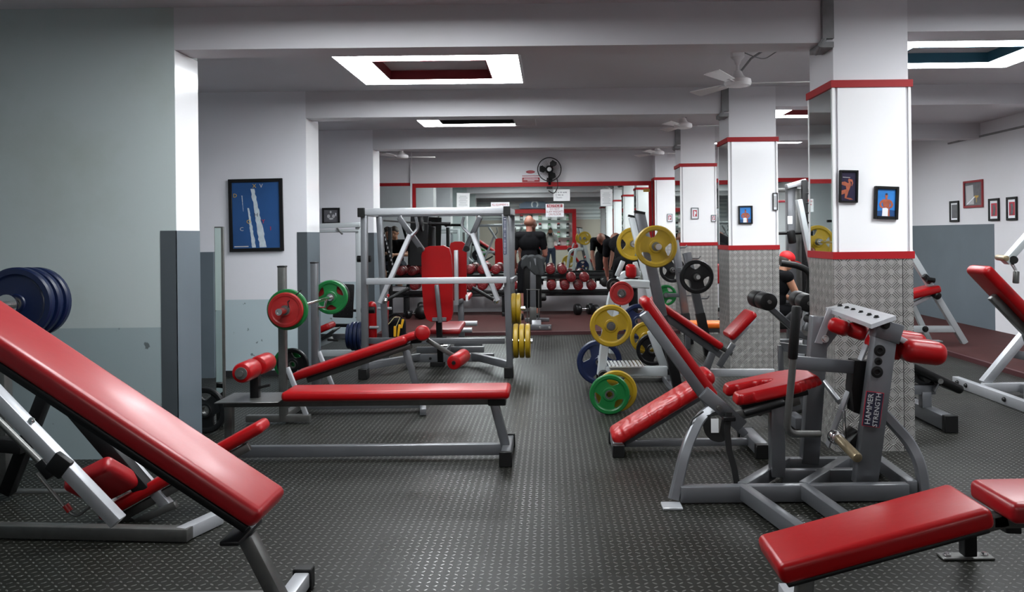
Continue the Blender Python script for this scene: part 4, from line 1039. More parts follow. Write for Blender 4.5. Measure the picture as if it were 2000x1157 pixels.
# barbell on a stand in front of the alcove mirror
t = T('squat_stand', 'black squat stand in the dark alcove at the back left', 'rack', (-2.75, 13.4, .045))
for x in (P(752, 0, 13.3).x, P(835, 0, 13.3).x+.03):
    t.part('upright', MB().beam((x, 13.5, .05), (x, 13.5, 1.55), .06), 'blacksat'); t.part('foot', MB().beam((x, 13.2, .08), (x, 13.75, .08), .06), 'blacksat'); t.part('hook', MB().beam((x, 13.47, 1.54), (x, 13.38, 1.54), .04, .02), 'blacksat')
t.part('shade_board', MB().box(P(818, 470, 13.62), (.30, .03, .85), Matrix.Rotation(.05, 3, 'Y'), bev=.01), 'blacksat')  # added black board paints in the dark reflection of the unlit bay
w_ = MB()
for k in range(12): w_.box(P(742+k*2.2, 428+k*8, 13.40), (.012, .01, .035))
t.part('leaning_rail', MB().beam(P(740, 424, 13.44), P(768, 525, 13.44), .05, .04, Y_), 'blacksat')
t.part('rail_marks', w_, 'palegrey')
t = T('barbell', 'black barbell resting high on the squat stand at the back left', 'barbell', (-2.4, 13.4, 1.57))
t.part('bar', MB().cyl(P(746, 431, 13.4), P(838, 437, 13.4), .014), 'dimsteel'); t.part('sleeve', MB().cyl(P(836, 437, 13.4), P(880, 437, 13.4), .024), 'blacksat')
t.part('collar', MB().cyl(P(838, 437, 13.4), P(842, 437, 13.4), .036), 'blacksat')
plate('black plate on the high barbell at the back left', P(824, 435.5, 13.4), X_, .15, 'kplate', .04, holes=False)
# ============================================================ M9 incline press rack with plates (centre right)
t = T('incline_press_rack', 'silver incline press rack with slanting uprights, step plate and red bench', 'bench', (1.0, 7.3, 0))
yn, yf = 6.85, 7.75
xB = P(1254, 418, yn); 
B0, B1, B2 = P(1249, 416, yn), P(1293, 618, yn), P(1320, 735, yn)
t.part('near_upright', MB().beam(B0, B1, .085, .07, Y_), 'steel', label='slanting near upright')
b2_ = at(B2, z=.0); 
t.part('upright_boot', MB().beam(B1, B1+(B1-B0).normalized()*((B1.z-.0)/abs((B1-B0).normalized().z)), .078, .09, Y_), 'blacksat')
A0, A1 = P(1236, 424, yf), P(1302, 700, yf)
t.part('far_upright', MB().beam(A0, A1, .085, .07, Y_), 'whitesteel', label='slanting far upright')
t.part('far_boot', MB().beam(A1, A1+(A1-A0).normalized()*(A1.z/abs((A1-A0).normalized().z)), .078, .09, Y_), 'blacksat')
for y, u_ in ((yn, B0), (yf, A0)):
    t.part('end_cap', MB().box(u_+Vector((0, 0, .004)), (.09, .075, .02), Matrix.Rotation(.2, 3, 'Y')), 'black')
# near side curved frame
crv = [P(1276, 550, yn), P(1215, 546, yn), P(1196, 560, yn), P(1188, 600, yn), P(1175, 730, yn)]
t.part('curved_side_tube', MB().btube(fillet([P(1268, 556, yn), P(1200, 552, yn), P(1184, 640, yn), P(1174, 732, yn)], .22), .07, .07), 'whitesteel')
t.part('curved_side_tube', MB().btube(fillet([P(1250, 537, yf), P(1212, 534, yf), P(1200, 610, yf), P(1196, 690, yf)], .18), .07, .07), 'whitesteel')
t.part('side_rail', MB().beam(P(1180, 725, yn), P(1303, 725, yn), .06, .08), 'whitesteel')
t.part('lower_rail', MB().beam(P(1200, 742, yf), P(1300, 742, yf), .05, .05), 'dimsteel')
t.part('rear_strut', MB().beam(P(1271, 646, yf-.34), P(1299, 722, yf-.34), .07, .07, Y_), 'whitesteel')
t.part('cross_rail', MB().beam(at(P(1183, 725, yn)), at(P(1183, 725, yn), y=yf), .05, .05), 'whitesteel')
lf = P(1183, 725, yn)
t.part('short_leg', MB().beam((lf.x, yn+.1, lf.z), (lf.x, yn+.1, .0), .06), 'black')
t.part('short_leg', MB().beam((lf.x, yf, lf.z), (lf.x, yf, .0), .06), 'black')
sp = [P(1189, 722, yn-.06), P(1257, 722, yn-.06)]
w_ = MB().b2((sp[0].x, yn-.12, lf.z+.045), (sp[1].x, yn+.20, lf.z+.055))
t.part('step_plate', w_, 'aisle', label='ribbed aluminium step plate')
w_ = MB()
for k in range(9):
    x = sp[0].x+(k+.5)*(sp[1].x-sp[0].x)/9; w_.beam((x, yn-.12, lf.z+.058), (x, yn+.20, lf.z+.058), .012, .008)
t.part('step_ribs', w_, 'chrome')
t.part('head_cushion_frame', MB().beam(P(1205, 540, 7.1), P(1217, 510, 7.1), .04, .05, Y_).beam(P(1247, 540, 7.1), P(1240, 512, 7.1), .04, .05, Y_), 'whitesteel')
t.part('head_cushion', MB().box(P(1232, 530, 7.08), (.085, .16, .12), bev=.03, seg=4), 'red')
t.part('bar_hook', MB().tube([P(1270, 500, yn), P(1285, 496, yn), P(1290, 482, yn)], .014, 8), 'chrome')
# bench pads of this rack
yb = 7.32
a, b = P(1268, 590, yb), P(1402, 682, yb); d = (b-a).normalized(); u = Vector((-d.z, 0, d.x)); u = u if u.z > 0 else -u
t.part('back_pad', MB().pad(a, b, .27, .065, u, r=.026), 'red')
t.part('back_rail', MB().beam(a-u*.03+d*.05, b-u*.03+d*.05, .06, .06, u), 'steel')
a, b = P(1426, 664, yb), P(1474, 614, yb); d = (b-a).normalized(); u = Vector((-d.z, 0, d.x)); u = u if u.z > 0 else -u
t.part('seat', MB().pad(a+u*.0, b, .30, .07, u, r=.03), 'red')
t.part('seat_rail', MB().beam(a-u*.025, b-u*.025-d*.03, .05, .04, u), 'lightsteel')
t.part('seat_adjuster', MB().beam(P(1402, 676, yb), P(1430, 692, yb), .04, .04, Y_).cyl(P(1396, 676, yb-.05), P(1404, 684, yb-.05), .02), 'dimsteel')
t.part('bench_strut', MB().beam(P(1432, 672, yb), P(1404, 716, yb), .05, .05, Y_), 'steel')
t.part('bench_strut', MB().beam(P(1392, 688, yb), P(1370, 745, yb), .06, .06, Y_), 'steel')
t.part('long_rail', MB().beam(P(1330, 728, yb+.05), P(1512, 728, yb+.05), .05, .065), 'lightsteel')
fe = P(1508, 728, yb+.05)
t.part('end_leg', MB().beam(fe, at(fe, z=.03), .05), 'steel'); t.part('end_foot', MB().beam((fe.x, yb-.25, .03), (fe.x, yb+.35, .03), .06), 'steel')
bb = B1+(B1-B0).normalized()*(B1.z/abs((B1-B0).normalized().z))
t.part('base_cross_rail', MB().beam((bb.x, yn+.03, .035), (bb.x, yf, .035), .07, .06), 'steel')
# horns
hn = [P(1194, 638, 6.55), P(1183, 768, 6.4), P(1215, 574, 6.6)]
t.part('plate_horn', MB().cyl(hn[0], at(hn[0], y=yn), .024), 'dimsteel')
t.part('plate_horn', MB().cyl(at(P(1178, 732, yn)), at(P(1178, 732, yn), y=yn-.12), .045), 'black')
t.part('plate_horn', MB().cyl(hn[2], at(hn[2], y=yn), .02), 'dimsteel')
t.part('plate_horn', MB().cyl(at(P(1262, 655, yf)), at(P(1262, 655, yf), y=yf+.25), .024), 'dimsteel')
plate('yellow plate with three grips on the middle horn of the incline rack', at(hn[0], y=6.60), Y_, .170, 'yplate', .045, spin=.18)
plate('small red disc on the upper horn of the incline rack', at(hn[2], y=6.64), Y_, .097, 'rplate', .03, holes=False)
plate('small black disc behind the red disc of the incline rack', P(1199, 558, 6.74), Y_, .062, 'kplate', .03, holes=False)
g = G(1190, 812)
plate('green plate standing on the floor at the foot of the incline rack', (P(1182, 0, 6.33).x, 6.33, .158), Vector((0, 1, .02)), .155, 'gplate', .034, spin=.25)
plate('yellow plate directly behind the green plate on the floor', (P(1195, 0, 6.42).x, 6.415, .166), Vector((0, 1, .02)), .163, 'yplate', .034, spin=.2)
plate('big blue plate standing on the floor left of the incline rack', (P(1163, 0, 7.6).x, 7.58, .212), Vector((.02, 1, .01)), .21, 'bplate', .045, spin=1.0)
plate('blue plate behind the incline rack nearest the second yellow plate', P(1247, 628, yf+.02), Y_, .165, 'bplate', .04)
plate('yellow plate partly hidden behind the strut of the incline rack', P(1262, 660, yf-.1), Y_, .150, 'yplate', .035, spin=.5)
plate('black plate partly hidden behind the strut of the incline rack', P(1274, 683, yf-.16), Y_, .150, 'kplate', .035, spin=.5)
# barbell across the uprights
bz = P(1283, 482, 6.55); bx = bz.x; bz = bz.z
t = T('barbell', 'barbell with a big yellow plate at each end across the incline rack', 'barbell', (bx, 7.4, bz))
t.part('bar', MB().cyl((bx, 6.6, bz), (bx, 8.45, bz), .0145), 'chrome')
t.part('sleeve', MB().lathe((bx, 6.70, bz), (0, -1, 0), [(0, 0), (0, .03), (.02, .03), (.02, .025), (.26, .025), (.26, .013), (.25, .013), (.25, 0)]), 'chrome')
t.part('sleeve', MB().lathe((bx, 8.33, bz), (0, 1, 0), [(0, 0), (0, .03), (.02, .03), (.02, .025), (.26, .025), (.26, 0)]), 'chrome')
plate('large yellow plate on the near end of the incline rack barbell', (bx, 6.62, bz), Y_, .171, 'yplate', .05, spin=-.30)
plate('yellow plate on the far end of the incline rack barbell', (bx, 8.42, bz), Y_, .171, 'yplate', .05, spin=.5)

# ============================================================ M10 olympic bench with black plates and orange pad
t = T('flat_press_rack', 'rack with two slanting pegged uprights and an orange bench by the third pillar', 'bench', (1.7, 9.8, 0))
for (p0, p1, p2, Y, m_) in (((1341, 494), (1367, 612), (1380, 668), 9.3, 'steel'), ((1318, 470), (1338, 612), (1352, 668), 10.3, 'steel')):
    a, b, c = P(*p0, Y), P(*p1, Y), at(P(*p2, Y)); d = (b-a).normalized()
    c = b+d*(b.z/abs(d.z))
    t.part('upright', MB().beam(a, b, .09, .09, Y_), m_); t.part('upright_boot', MB().beam(b, c, .10, .10, Y_), 'blacksat')
    for k in range(3): t.part('peg', MB().tube([a.lerp(b, .1+.33*k)+Vector((.03, 0, 0)), a.lerp(b, .1+.33*k)+Vector((.12, 0, 0)), a.lerp(b, .1+.33*k)+Vector((.14, 0, .03))], .009, 6), 'steel')
t.part('plate_horn', MB().cyl(P(1301, 577, 10.45), P(1301, 577, 10.75), .024), 'steel')
t.part('horn_arm', MB().beam(P(1301, 577, 10.5), P(1330, 577, 10.3), .05), 'steel')
t.part('cross_rail', MB().beam(P(1326, 527, 10.25), P(1350, 529, 9.33), .05, .06), 'steel')
t.part('orange_pad', MB().pad(P(1330, 640, 9.85), P(1446, 640, 9.85), .27, .075, Z_, r=.03), 'orange')
o0 = P(1330, 645, 9.85); o1 = P(1446, 645, 9.85)
t.part('bench_rail', MB().beam(o0, o1, .06, .05), 'steel'); t.part('bench_leg', MB().beam(o1-X_*.08, at(o1-X_*.08, z=.0), .06), 'steel'); t.part('bench_leg', MB().beam(o0+X_*.08, at(o0+X_*.08, z=0.0), .06), 'steel')
bx, bz = P(1361, 541, 8.95).x, P(1361, 541, 8.95).z
t = T('barbell', 'barbell with black plates resting before the third pillar', 'barbell', (bx, 9.8, bz))
t.part('bar', MB().cyl((bx, 9.0, bz), (bx, 10.75, bz), .0145), 'chrome'); t.part('sleeve', MB().cyl((bx, 8.86, bz), (bx, 9.1, bz), .024), 'chrome'); t.part('sleeve', MB().cyl((bx, 10.6, bz), (bx, 10.95, bz), .024), 'chrome')
plate('large black plate on the near end of the barbell by the third pillar', (bx, 8.97, bz), Y_, .186, 'kplate', .05, spin=-.1)
plate('black plate on the far end of the barbell by the third pillar', (bx, 10.75, bz), Y_, .170, 'kplate', .05, spin=.4)
plate('green plate low behind the near upright of the incline rack', P(1301, 577, 10.6), Y_, .135, 'gplate', .04, spin=.6)

# ============================================================ M12 creased red decline bench
t = T('decline_bench', 'low red bench with creased vinyl sloping up behind the grey seated machine', 'bench', (.75, 5.3, 0))
yb = 5.30
a, b = P(1202, 866, yb), P(1390, 752, yb); d = (b-a).normalized(); u = Vector((-d.z, 0, d.x))
t.part('pad', MB().pad(a+u*.0, b, .27, .085, u, r=.036), 'redwr')
hp = P(1384, 726, yb)
t.part('head_pad', MB().pad(b-d*.10+u*.02, b+d*.04+u*.02, .24, .10, u, r=.045), 'red')
t.part('pad_rail', MB().beam(a-u*.022+d*.05, b-u*.022, .06, .045, u), 'steel')
t.part('front_foot', MB().beam(at(a, z=.05, y=yb-.16)+X_*.005, at(a, z=.05, y=yb+.16)+X_*.005, .06, .06), 'steel')
t.part('front_post', MB().beam(at(a, z=.05)+X_*.02, a+d*.05-u*.02, .055), 'steel')
capbox(t, at(a, z=.04, y=yb-.17)+X_*.005, (.075, .05, .08)); capbox(t, at(a, z=.04, y=yb+.17)+X_*.005, (.075, .05, .08))
r0 = b-d*.04-u*.03; r1 = G(1462, 862); r1 = at(r1, z=.08)
t.part('rear_leg', MB().beam(r0+Vector((.0, 0, .0)), at(P(1455, 850, yb), z=.09), .05, .055, Y_), 'steel')
fx = P(1463, 0, yb).x
t.part('rear_foot', MB().beam((fx, yb-.22, .05), (fx, yb+.22, .05), .085, .07), 'steel')
capbox(t, (fx, yb-.235, .045), (.10, .05, .088)); capbox(t, (fx, yb+.235, .045), (.10, .05, .088))
t.part('base_rail', MB().beam(at(a, z=.045)+X_*.03, (fx, yb, .045), .045, .045), 'steel')

# ============================================================ M13 grey seated machine
t = T('plate_loaded_machine', 'grey plate loaded machine with slanting red back and split seat before the nearest pillar', 'exercise machine', (1.4, 4.45, 0))
yn, yr = 4.24, 4.74
yc = 4.50
# base
t.part('near_base_rail', MB().beam((P(1318, 0, yn).x, yn, .05), (P(1762, 0, yn).x, yn, .05), .055, .085), 'steel')
t.part('rear_base_rail', MB().beam((P(1522, 0, yr).x, yr, .05), (P(1712, 0, yr).x, yr, .05), .055, .085), 'steel')
def fl(px, py, z=.05): return at(G(px, py, .09), z=z)
t.part('base_brace', MB().beam((P(1441, 0, yn).x, yn+.02, .062), (P(1525, 0, yr).x, yr, .062), .055, .07), 'steel')
t.part('base_brace', MB().beam((P(1562, 0, yn).x, yn+.02, .062), (P(1642, 0, yr).x, yr, .062), .055, .07), 'steel')
t.part('base_brace', MB().beam((P(1705, 0, yr).x, yr, .062), (P(1775, 0, yn).x, yn+.02, .062), .055, .07), 'steel')
t.part('front_foot_rail', MB().beam((P(1441, 0, yn).x, yn, .058), at(G(1570, 1028, .09), z=.048), .055, .075), 'steel')
t.part('front_foot_rail', MB().beam((P(1560, 0, yn).x, yn, .058), at(G(1668, 1012, .09), z=.048), .055, .075), 'steel')
t.part('floor_plate', MB().box(at(G(1312, 992), z=.008), (.10, .10, .014), bev=.003), 'lightsteel')
t.part('curved_leg', MB().btube(fillet([at(P(1316, 975, yn), z=.02), P(1340, 872, yn+.06), P(1372, 806, yc-.1), P(1412, 796, yc)], .16), .055, .05), 'steel')
# seat group
a, b = P(1246, 588, yc+.05), P(1376, 772, yc+.05); d = (b-a).normalized(); u = Vector((-d.z, 0, d.x)); u = u if u.z > 0 else -u
t.part('back_pad', MB().pad(a, b+d*.03, .20, .062, u, r=.028), 'red')
t.part('back_rail', MB().beam(P(1256, 612, yc-.03), P(1398, 806, yc-.03), .055, .06, Y_), 'steel')
t.part('hinge_bracket', MB().beam(P(1372, 765, yc-.05), P(1448, 832, yc-.05), .075, .07, Y_), 'steel')
bolts(t, [P(1404, 797, yc-.095)], -Y_, .014, 'dimsteel')
def seatpad():
    mb = MB(); bm = mb.bm
    # plan outline in (s along, w across): two thigh lobes with a cut between them
    a, b = P(1424, 778, yc), P(1592, 741, yc); d = (b-a).normalized(); L = (b-a).length
    n = Vector((-d.z, 0, d.x)); n = n if n.z > 0 else -n
    NS, NW = 30, 28; hw = .205; th = .05
    top = {}; bot = {}
    def inside(s_, w_):
        aw = abs(w_)
        edge = hw*(1-.35*max(0, (s_-.62)/.38)**1.5)*(1-.12*max(0, (.2-s_)/.2)**2)
        if aw > edge: return -1
        if s_ < .48:
            cut = .060*(1-(s_/.48)**2)**.5+.0
            if aw < cut: return -1
        ds = min(s_*L, (1-s_)*L, edge-aw)
        if s_ < .55: ds = min(ds, math.hypot(max(0, s_-.48)*L, max(0, aw-.060*(1-min(1, s_/.48)**2)**.5)) if s_ >= .48 else aw-.060*(1-(s_/.48)**2)**.5)
        return max(0, ds)
    g = {}
    for i in range(NS+1):
        for j in range(NW+1):
            s_ = i/NS; w_ = (j/NW*2-1)*hw
            ds = inside(s_, w_)
            if ds < 0: continue
            h_ = th*min(1, math.sqrt(max(0, 1-(1-min(ds, .035)/.035)**2))+.22)
            p = a+d*(s_*L)+Vector((0, w_, 0))
            top[i, j] = bm.verts.new(p+n*h_); bot[i, j] = bm.verts.new(p-n*h_*.25)
    for i in range(NS):
        for j in range(NW):
            k = [(i, j), (i+1, j), (i+1, j+1), (i, j+1)]
            if all(q in top for q in k):
                bm.faces.new([top[q] for q in k]); bm.faces.new([bot[q] for q in k[::-1]])
                for q1, q2, o in ((k[0], k[1], (i, j-1)), (k[1], k[2], (i+1, j)), (k[2], k[3], (i, j+1)), (k[3], k[0], (i-1, j))):
                    oi, oj = o
                    kk = [(oi, oj), (oi+1, oj), (oi+1, oj+1), (oi, oj+1)]
                    if not (0 <= oi < NS and 0 <= oj < NW and all(q in top for q in kk)):
                        bm.faces.new((top[q1], bot[q1], bot[q2], top[q2]))
    loose = [v for v in bm.verts if not v.link_faces]
    bmesh.ops.delete(bm, geom=loose, context='VERTS')
    return mb, a, b, d, n
mb, sa, sb, sd, sn = seatpad()
o = t.part('seat', mb, 'red'); sm = o.modifiers.new('sub', 'SUBSURF'); sm.levels = 1; sm.render_levels = 2; sm = o.modifiers.new('sm', 'SMOOTH'); sm.factor = .5; sm.iterations = 14
t.part('seat_board', MB().beam(sa-sn*.035+sd*.04, sb-sn*.035-sd*.08, .22, .03, sn), 'black')
t.part('seat_rail', MB().beam(P(1432, 812, yc), P(1560, 780, yc), .055, .055, Y_), 'dimsteel')
t.part('side_grip', MB().rcyl(P(1453, 808, yc-.20), P(1532, 786, yc-.20), .020, .008), 'black')
t.part('grip_stem', MB().cyl(P(1530, 787, yc-.20), P(1530, 787, yc-.02), .014), 'dimsteel')
t.part('seat_post', MB().beam(at(P(1516, 790, yc)), at(P(1518, 960, yc), z=.06), .078, .075, X_), 'steel')
t.part('centre_base_rail', MB().beam((P(1516, 0, yc).x, yc, .06), (P(1672, 0, yc).x, yc, .06), .05, .07), 'steel')
# uprights and top plate
nb, nt_ = at(P(1688, 965, yn+.10), z=.06), P(1728, 640, yn+.10)
t.part('front_upright', MB().beam(nb, nt_, .118, .075, Y_), 'steel', label='wide front upright with three black discs')
rb, rt = at(P(1580, 930, yr), z=.06), P(1600, 618, yr)
t.part('rear_upright', MB().beam(rb, rt, .098, .075, Y_), 'steel')
tl, tr = P(1626, 600, yr), P(1722, 628, yn+.06)
zt = .965
q = [P(1612, 601, 4.78), P(1656, 592, 4.88), P(1750, 617, 4.28), P(1702, 634, 4.18)]
t.part('top_plate', MB().prism(q, (0, 0, -.022)), 'lightsteel', smooth=False)
bolts(t, [q[0].lerp(q[3], k).lerp(q[1].lerp(q[2], k), .5)+Vector((0, 0, .0)) for k in (.08, .24, .38, .55, .72, .86)], Z_, .012)
t.part('upright_head', MB().beam(P(1726, 664, yn+.10), P(1737, 628, yn+.10), .135, .09, Y_), 'steel')
bolts(t, [P(1728, 634, yn+.05)], -Y_, .020)
for py, r in ((685, .030), (706, .020), (727, .031)):
    t.part('disc_cap', MB().lathe(P(1715-(py-706)*.12, py, yn+.0615), -Y_, [(0, 0), (0, r), (.006, r), (.008, r*.5), (.002, r*.4), (.002, 0)], 24), 'black')
t.part('rear_side_plate', MB().prism([P(x, y, yr-.05) for x, y in ((1618, 602), (1634, 604), (1606, 672), (1592, 670))], (0, .012, 0)), 'lightsteel', smooth=False)
t.part('rear_bracket', MB().prism([P(x, y, yr-.035) for x, y in ((1594, 672), (1619, 606), (1646, 640), (1614, 682))], (0, .03, 0)), 'steel', smooth=False)
bolts(t, [P(1611, 662, yr-.055)], -Y_, .017, 'chrome')
t.part('flat_brace', MB().beam(P(1706, 636, yn+.16), P(1616, 872, yn+.3), .012, .06, Y_), 'lightsteel')
t.part('side_brace', MB().beam(P(1606, 742, yr), P(1640, 786, yr-.12), .02, .06, Y_), 'lightsteel')
t.part('right_leg', MB().btube(fillet([P(1718, 800, yn+.12), P(1775, 862, yn+.1), P(1797, 905, yn+.06), at(P(1806, 975, yn+.04), z=.01)], .14), .055, .062), 'steel')
sg = at(P(1704, 800, yn+.10))
sgc = P(1705, 800, yn+.052)
ax = (nt_-nb).normalized()
Rs = Matrix((ax.cross(Vector((0, 1, 0))).normalized()*1.0, Vector((0, -1, 0)), ax)).transposed()
ex_ = Vector((0, 1, 0)).cross(ax); ex_ = ex_ if ex_.x > 0 else -ex_
Rb = Matrix((ex_, Vector((0, 1, 0)), ax)).transposed()
sgn = t.part('name_sign', MB().box(sgc, (.088, .004, .178), Rb), 'sigblack', smooth=False)
t.part('sign_border', MB().box(sgc+Y_*.0005, (.094, .003, .184), Rb), 'redmark', smooth=False)
for k, s_ in enumerate(('HAMMER', 'STRENGTH')):
    text(s_, .040 if k == 0 else .036, sgc+ex_*(-.020+.040*k)-Y_*.003, ax, -ex_, 'palegrey', 'lettering', sgn, t.loc, sx=1.0)
t.part('rubber_bumper', MB().prism([P(x, y, yn+.16) for x, y in ((1670, 705), (1697, 706), (1696, 740), (1690, 780), (1686, 812), (1668, 806), (1664, 760))], (0, .10, 0)), 'black')
t.part('bumper_cap', MB().beam(P(1656, 850, yn+.2), P(1680, 870, yn+.2), .10, .15, Y_), 'black')
t.part('arm_beam', MB().beam(P(1546, 708, yn+.05), P(1676, 718, yn+.20), .045, .07), 'steel')
ht = [P(1556, 598, yn), P(1549, 702, yn)]
h = t.part('lever_handle', MB().tube(fillet([P(1556, 604, yn), P(1546, 740, yn), P(1535, 848, yn), P(1600, 848, yn+.1)], .07), .019, 14), 'dimsteel')
t.part('hand_grip', MB().rcyl(P(1556, 598, yn), P(1548, 702, yn), .025, .008), 'black', sub=h)
t.part('plate_horn', MB().rcyl(P(1636, 856, yn+.12), P(1676, 896, yn-.12), .026, .01), 'brass', label='brown worn horn')
t.part('horn_collar', MB().rcyl(P(1628, 852, yn+.18), P(1638, 858, yn+.10), .038, .012), 'chrome')
t.part('link_rod', MB().tube([P(1648, 802, yn+.2), P(1650, 860, yn+.2)], .010, 8), 'chrome')
# red rollers beneath the top plate and big pads on the right
for x0, y0, x1, y1 in ((1624, 632, 1656, 646), (1657, 640, 1694, 656)):
    t.part('chest_pad', MB().box((P(x0, y0, yr-.12)+P(x1, y1, yr-.3))/2, (.115, .14, .085), Matrix.Rotation(.35, 3, 'Y')@Matrix.Rotation(-.5, 3, 'Z'), bev=.035, seg=5), 'red')
t.part('link_pad', MB().beam(P(1700, 652, yc-.1), P(1762, 684, yc-.08), .14, .10, Y_, bev=.03), 'red')
t.part('pad_arm', MB().beam(P(1732, 650, yc-.16), P(1776, 672, yc-.16), .03, .05, Y_), 'lightsteel')
for (px, py, Y, sx_, l) in ((1768, 664, 4.72, .80, 1), (1797, 686, 4.36, 1.0, 0)):
    cc = P(px, py, Y); R_ = Matrix.Rotation(.12, 3, 'Y')
    o = t.part('shoulder_pad', MB().box(cc, (.235*sx_, .20, .125*sx_), R_, bev=.055*sx_, seg=6), 'red')
# straps hanging from the hinge bracket
t.part('belt_loop', MB().btube(fillet([P(1378, 812, yc-.12), P(1386, 850, yc-.12), P(1412, 858, yc-.12), P(1420, 812, yc-.12)], .05), .05, .008), 'strap')
t.part('belt', MB().sweep([P(x, y, yc-.14) for x, y in ((1424, 806), (1420, 840), (1424, 880), (1434, 915), (1439, 945), (1439, 961))], [(-.016, -.004), (.016, -.004), (.016, .004), (-.016, .004)]), 'strap')
t.part('buckle', MB().b2(P(1413, 824, yc-.16), P(1434, 812, yc-.12), bev=.003), 'blacksat')
t.part('thin_cord', MB().tube([P(x, y, yn+.1) for x, y in ((1374, 804), (1352, 820), (1342, 850), (1336, 885), (1332, 903))], .005, 6), 'strap')
t.part('tag', MB().box(P(1396, 832, yc-.13), (.04, .003, .075)), 'paper')

# ============================================================ M14 leg curl machine behind (black rollers)
t = T('leg_curl_machine', 'machine with two pairs of black foam rollers between the second and nearest pillars', 'exercise machine', (1.75, 6.4, 0))
ym = 6.35
for i, (x0, y0, x1, y1, ya, yb_) in enumerate(((1475, 583, 1502, 590, 6.42, 6.10), (1556, 584, 1580, 593, 6.42, 6.10))):
    pa, pb = P(x0, y0, ya+.12), P(x1, y1, yb_+.02)
    mid = (pa+pb)/2
    for k, (u0, u1) in enumerate(((pa, mid+(pa-pb)*.04), (mid-(pa-pb)*.04, pb))):
        t.part('foam_roller', MB().rcyl(u0, u1, .068, .016), 'black')
    t.part('roller_axle', MB().cyl(pa+(pa-pb)*.03, pb-(pa-pb)*.06, .014), 'dimsteel')
t.part('roller_arm', MB().btube(fillet([P(1505, 602, ym), P(1562, 654, ym), P(1588, 662, ym)], .12), .05, .062), 'steel')
t.part('roller_arm', MB().beam(P(1566, 600, ym), P(1530, 632, ym), .05, .05, Y_), 'steel')
t.part('link_bar', MB().beam(P(1574, 606, ym), P(1560, 655, ym), .02, .045, Y_), 'lightsteel')
t.part('main_post', MB().beam(P(1597, 628, ym+.1), at(P(1600, 700, ym+.1), z=.03), .07, .07, X_), 'steel')
t.part('pivot_drum', MB().cyl(P(1578, 645, ym-.05), P(1592, 645, ym+.1), .05), 'dimsteel')
t.part('seat_plate', MB().prism([P(x, y, ym+.1) for x, y in ((1525, 670), (1580, 676), (1575, 692), (1535, 688))], (0, .05, 0)), 'steel')
t.part('rear_frame', MB().beam(P(1524, 675, ym+.15), at(P(1526, 700, ym+.15), z=.03), .04), 'steel')
t.part('base_rail', MB().beam(at(P(1486, 0, ym-.35), z=.16), at(P(1560, 0, ym-.05), z=.16), .06, .075), 'dimsteel')
t.part('adjuster_plate', MB().beam(P(1544, 792, ym-.6), P(1570, 786, ym-.6), .02, .09), 'steel')
t.part('floor_rail', MB().beam(at(P(1480, 0, ym), z=.035), at(P(1604, 0, ym), z=.035), .06, .06), 'dimsteel')
t.part('knob', MB().rcyl(P(1486, 806, ym-.45), P(1476, 802, ym-.40), .03, .01), 'black')
t.part('side_frame', MB().beam(P(1545, 780, ym-.6), P(1572, 770, ym-.6), .03, .03), 'steel')
t.part('stub_leg', MB().beam(at(P(1500, 0, ym-.4), z=.16), at(P(1500, 0, ym-.4), z=.0), .05), 'black')

# ============================================================ M15 near right red bench
t = T('adjustable_bench', 'bright red two piece bench nearest the camera at lower right', 'bench', (1.45, 2.95, 0))
a, b = Vector((.775, 2.92, .195)), Vector((1.505, 2.92, .385)); d = (b-a).normalized(); u = Vector((-d.z, 0, d.x))
t.part('seat_pad', MB().pad(a, b, .30, .075, u, r=.026), 'red')
t.part('seat_board', MB().beam(a+d*.02-u*.008, b-d*.02-u*.008, .26, .016, u), 'black')
t.part('seat_rail', MB().beam(a+d*.05-u*.04, b-u*.04+d*.1, .05, .05, u), 'dimsteel')
a2, b2 = Vector((1.555, 2.92, .395)), Vector((2.6, 2.92, .405))
t.part('back_pad', MB().pad(a2, b2, .30, .075, Z_, r=.026), 'redold')
t.part('back_rail', MB().beam(a2-Z_*.03, b2-Z_*.03, .05, .05), 'dimsteel')
t.part('front_leg', MB().beam(a+d*.11-u*.05, at(a+d*.11, z=.03), .06, .055, X_), 'dimsteel')
t.part('front_foot', MB().beam((a.x+.11, 2.68, .03), (a.x+.11, 3.14, .03), .055, .05), 'lightsteel')
t.part('base_rail', MB().beam((a.x+.11, 2.92, .035), (2.5, 2.92, .035), .05, .05), 'dimsteel')
p = G(1886, 1090)
t.part('support_post', MB().beam((p.x, p.y-.02, .02), (p.x, p.y-.02, .27), .055, .055, X_), 'blacksat')
t.part('support_arm', MB().beam((p.x, p.y-.02, .25), (p.x-.1, 2.95, .33), .055, .055), 'blacksat')
t.part('bolt_plate', MB().box((p.x, p.y, .006), (.22, .07, .010), bev=.003), 'dimsteel')
bolts(t, [(p.x-.08, p.y, .011), (p.x+.08, p.y, .011)], Z_, .012, 'chrome')
t.part('rear_foot', MB().beam((2.45, 2.7, .03), (2.45, 3.2, .03), .055, .05), 'dimsteel')

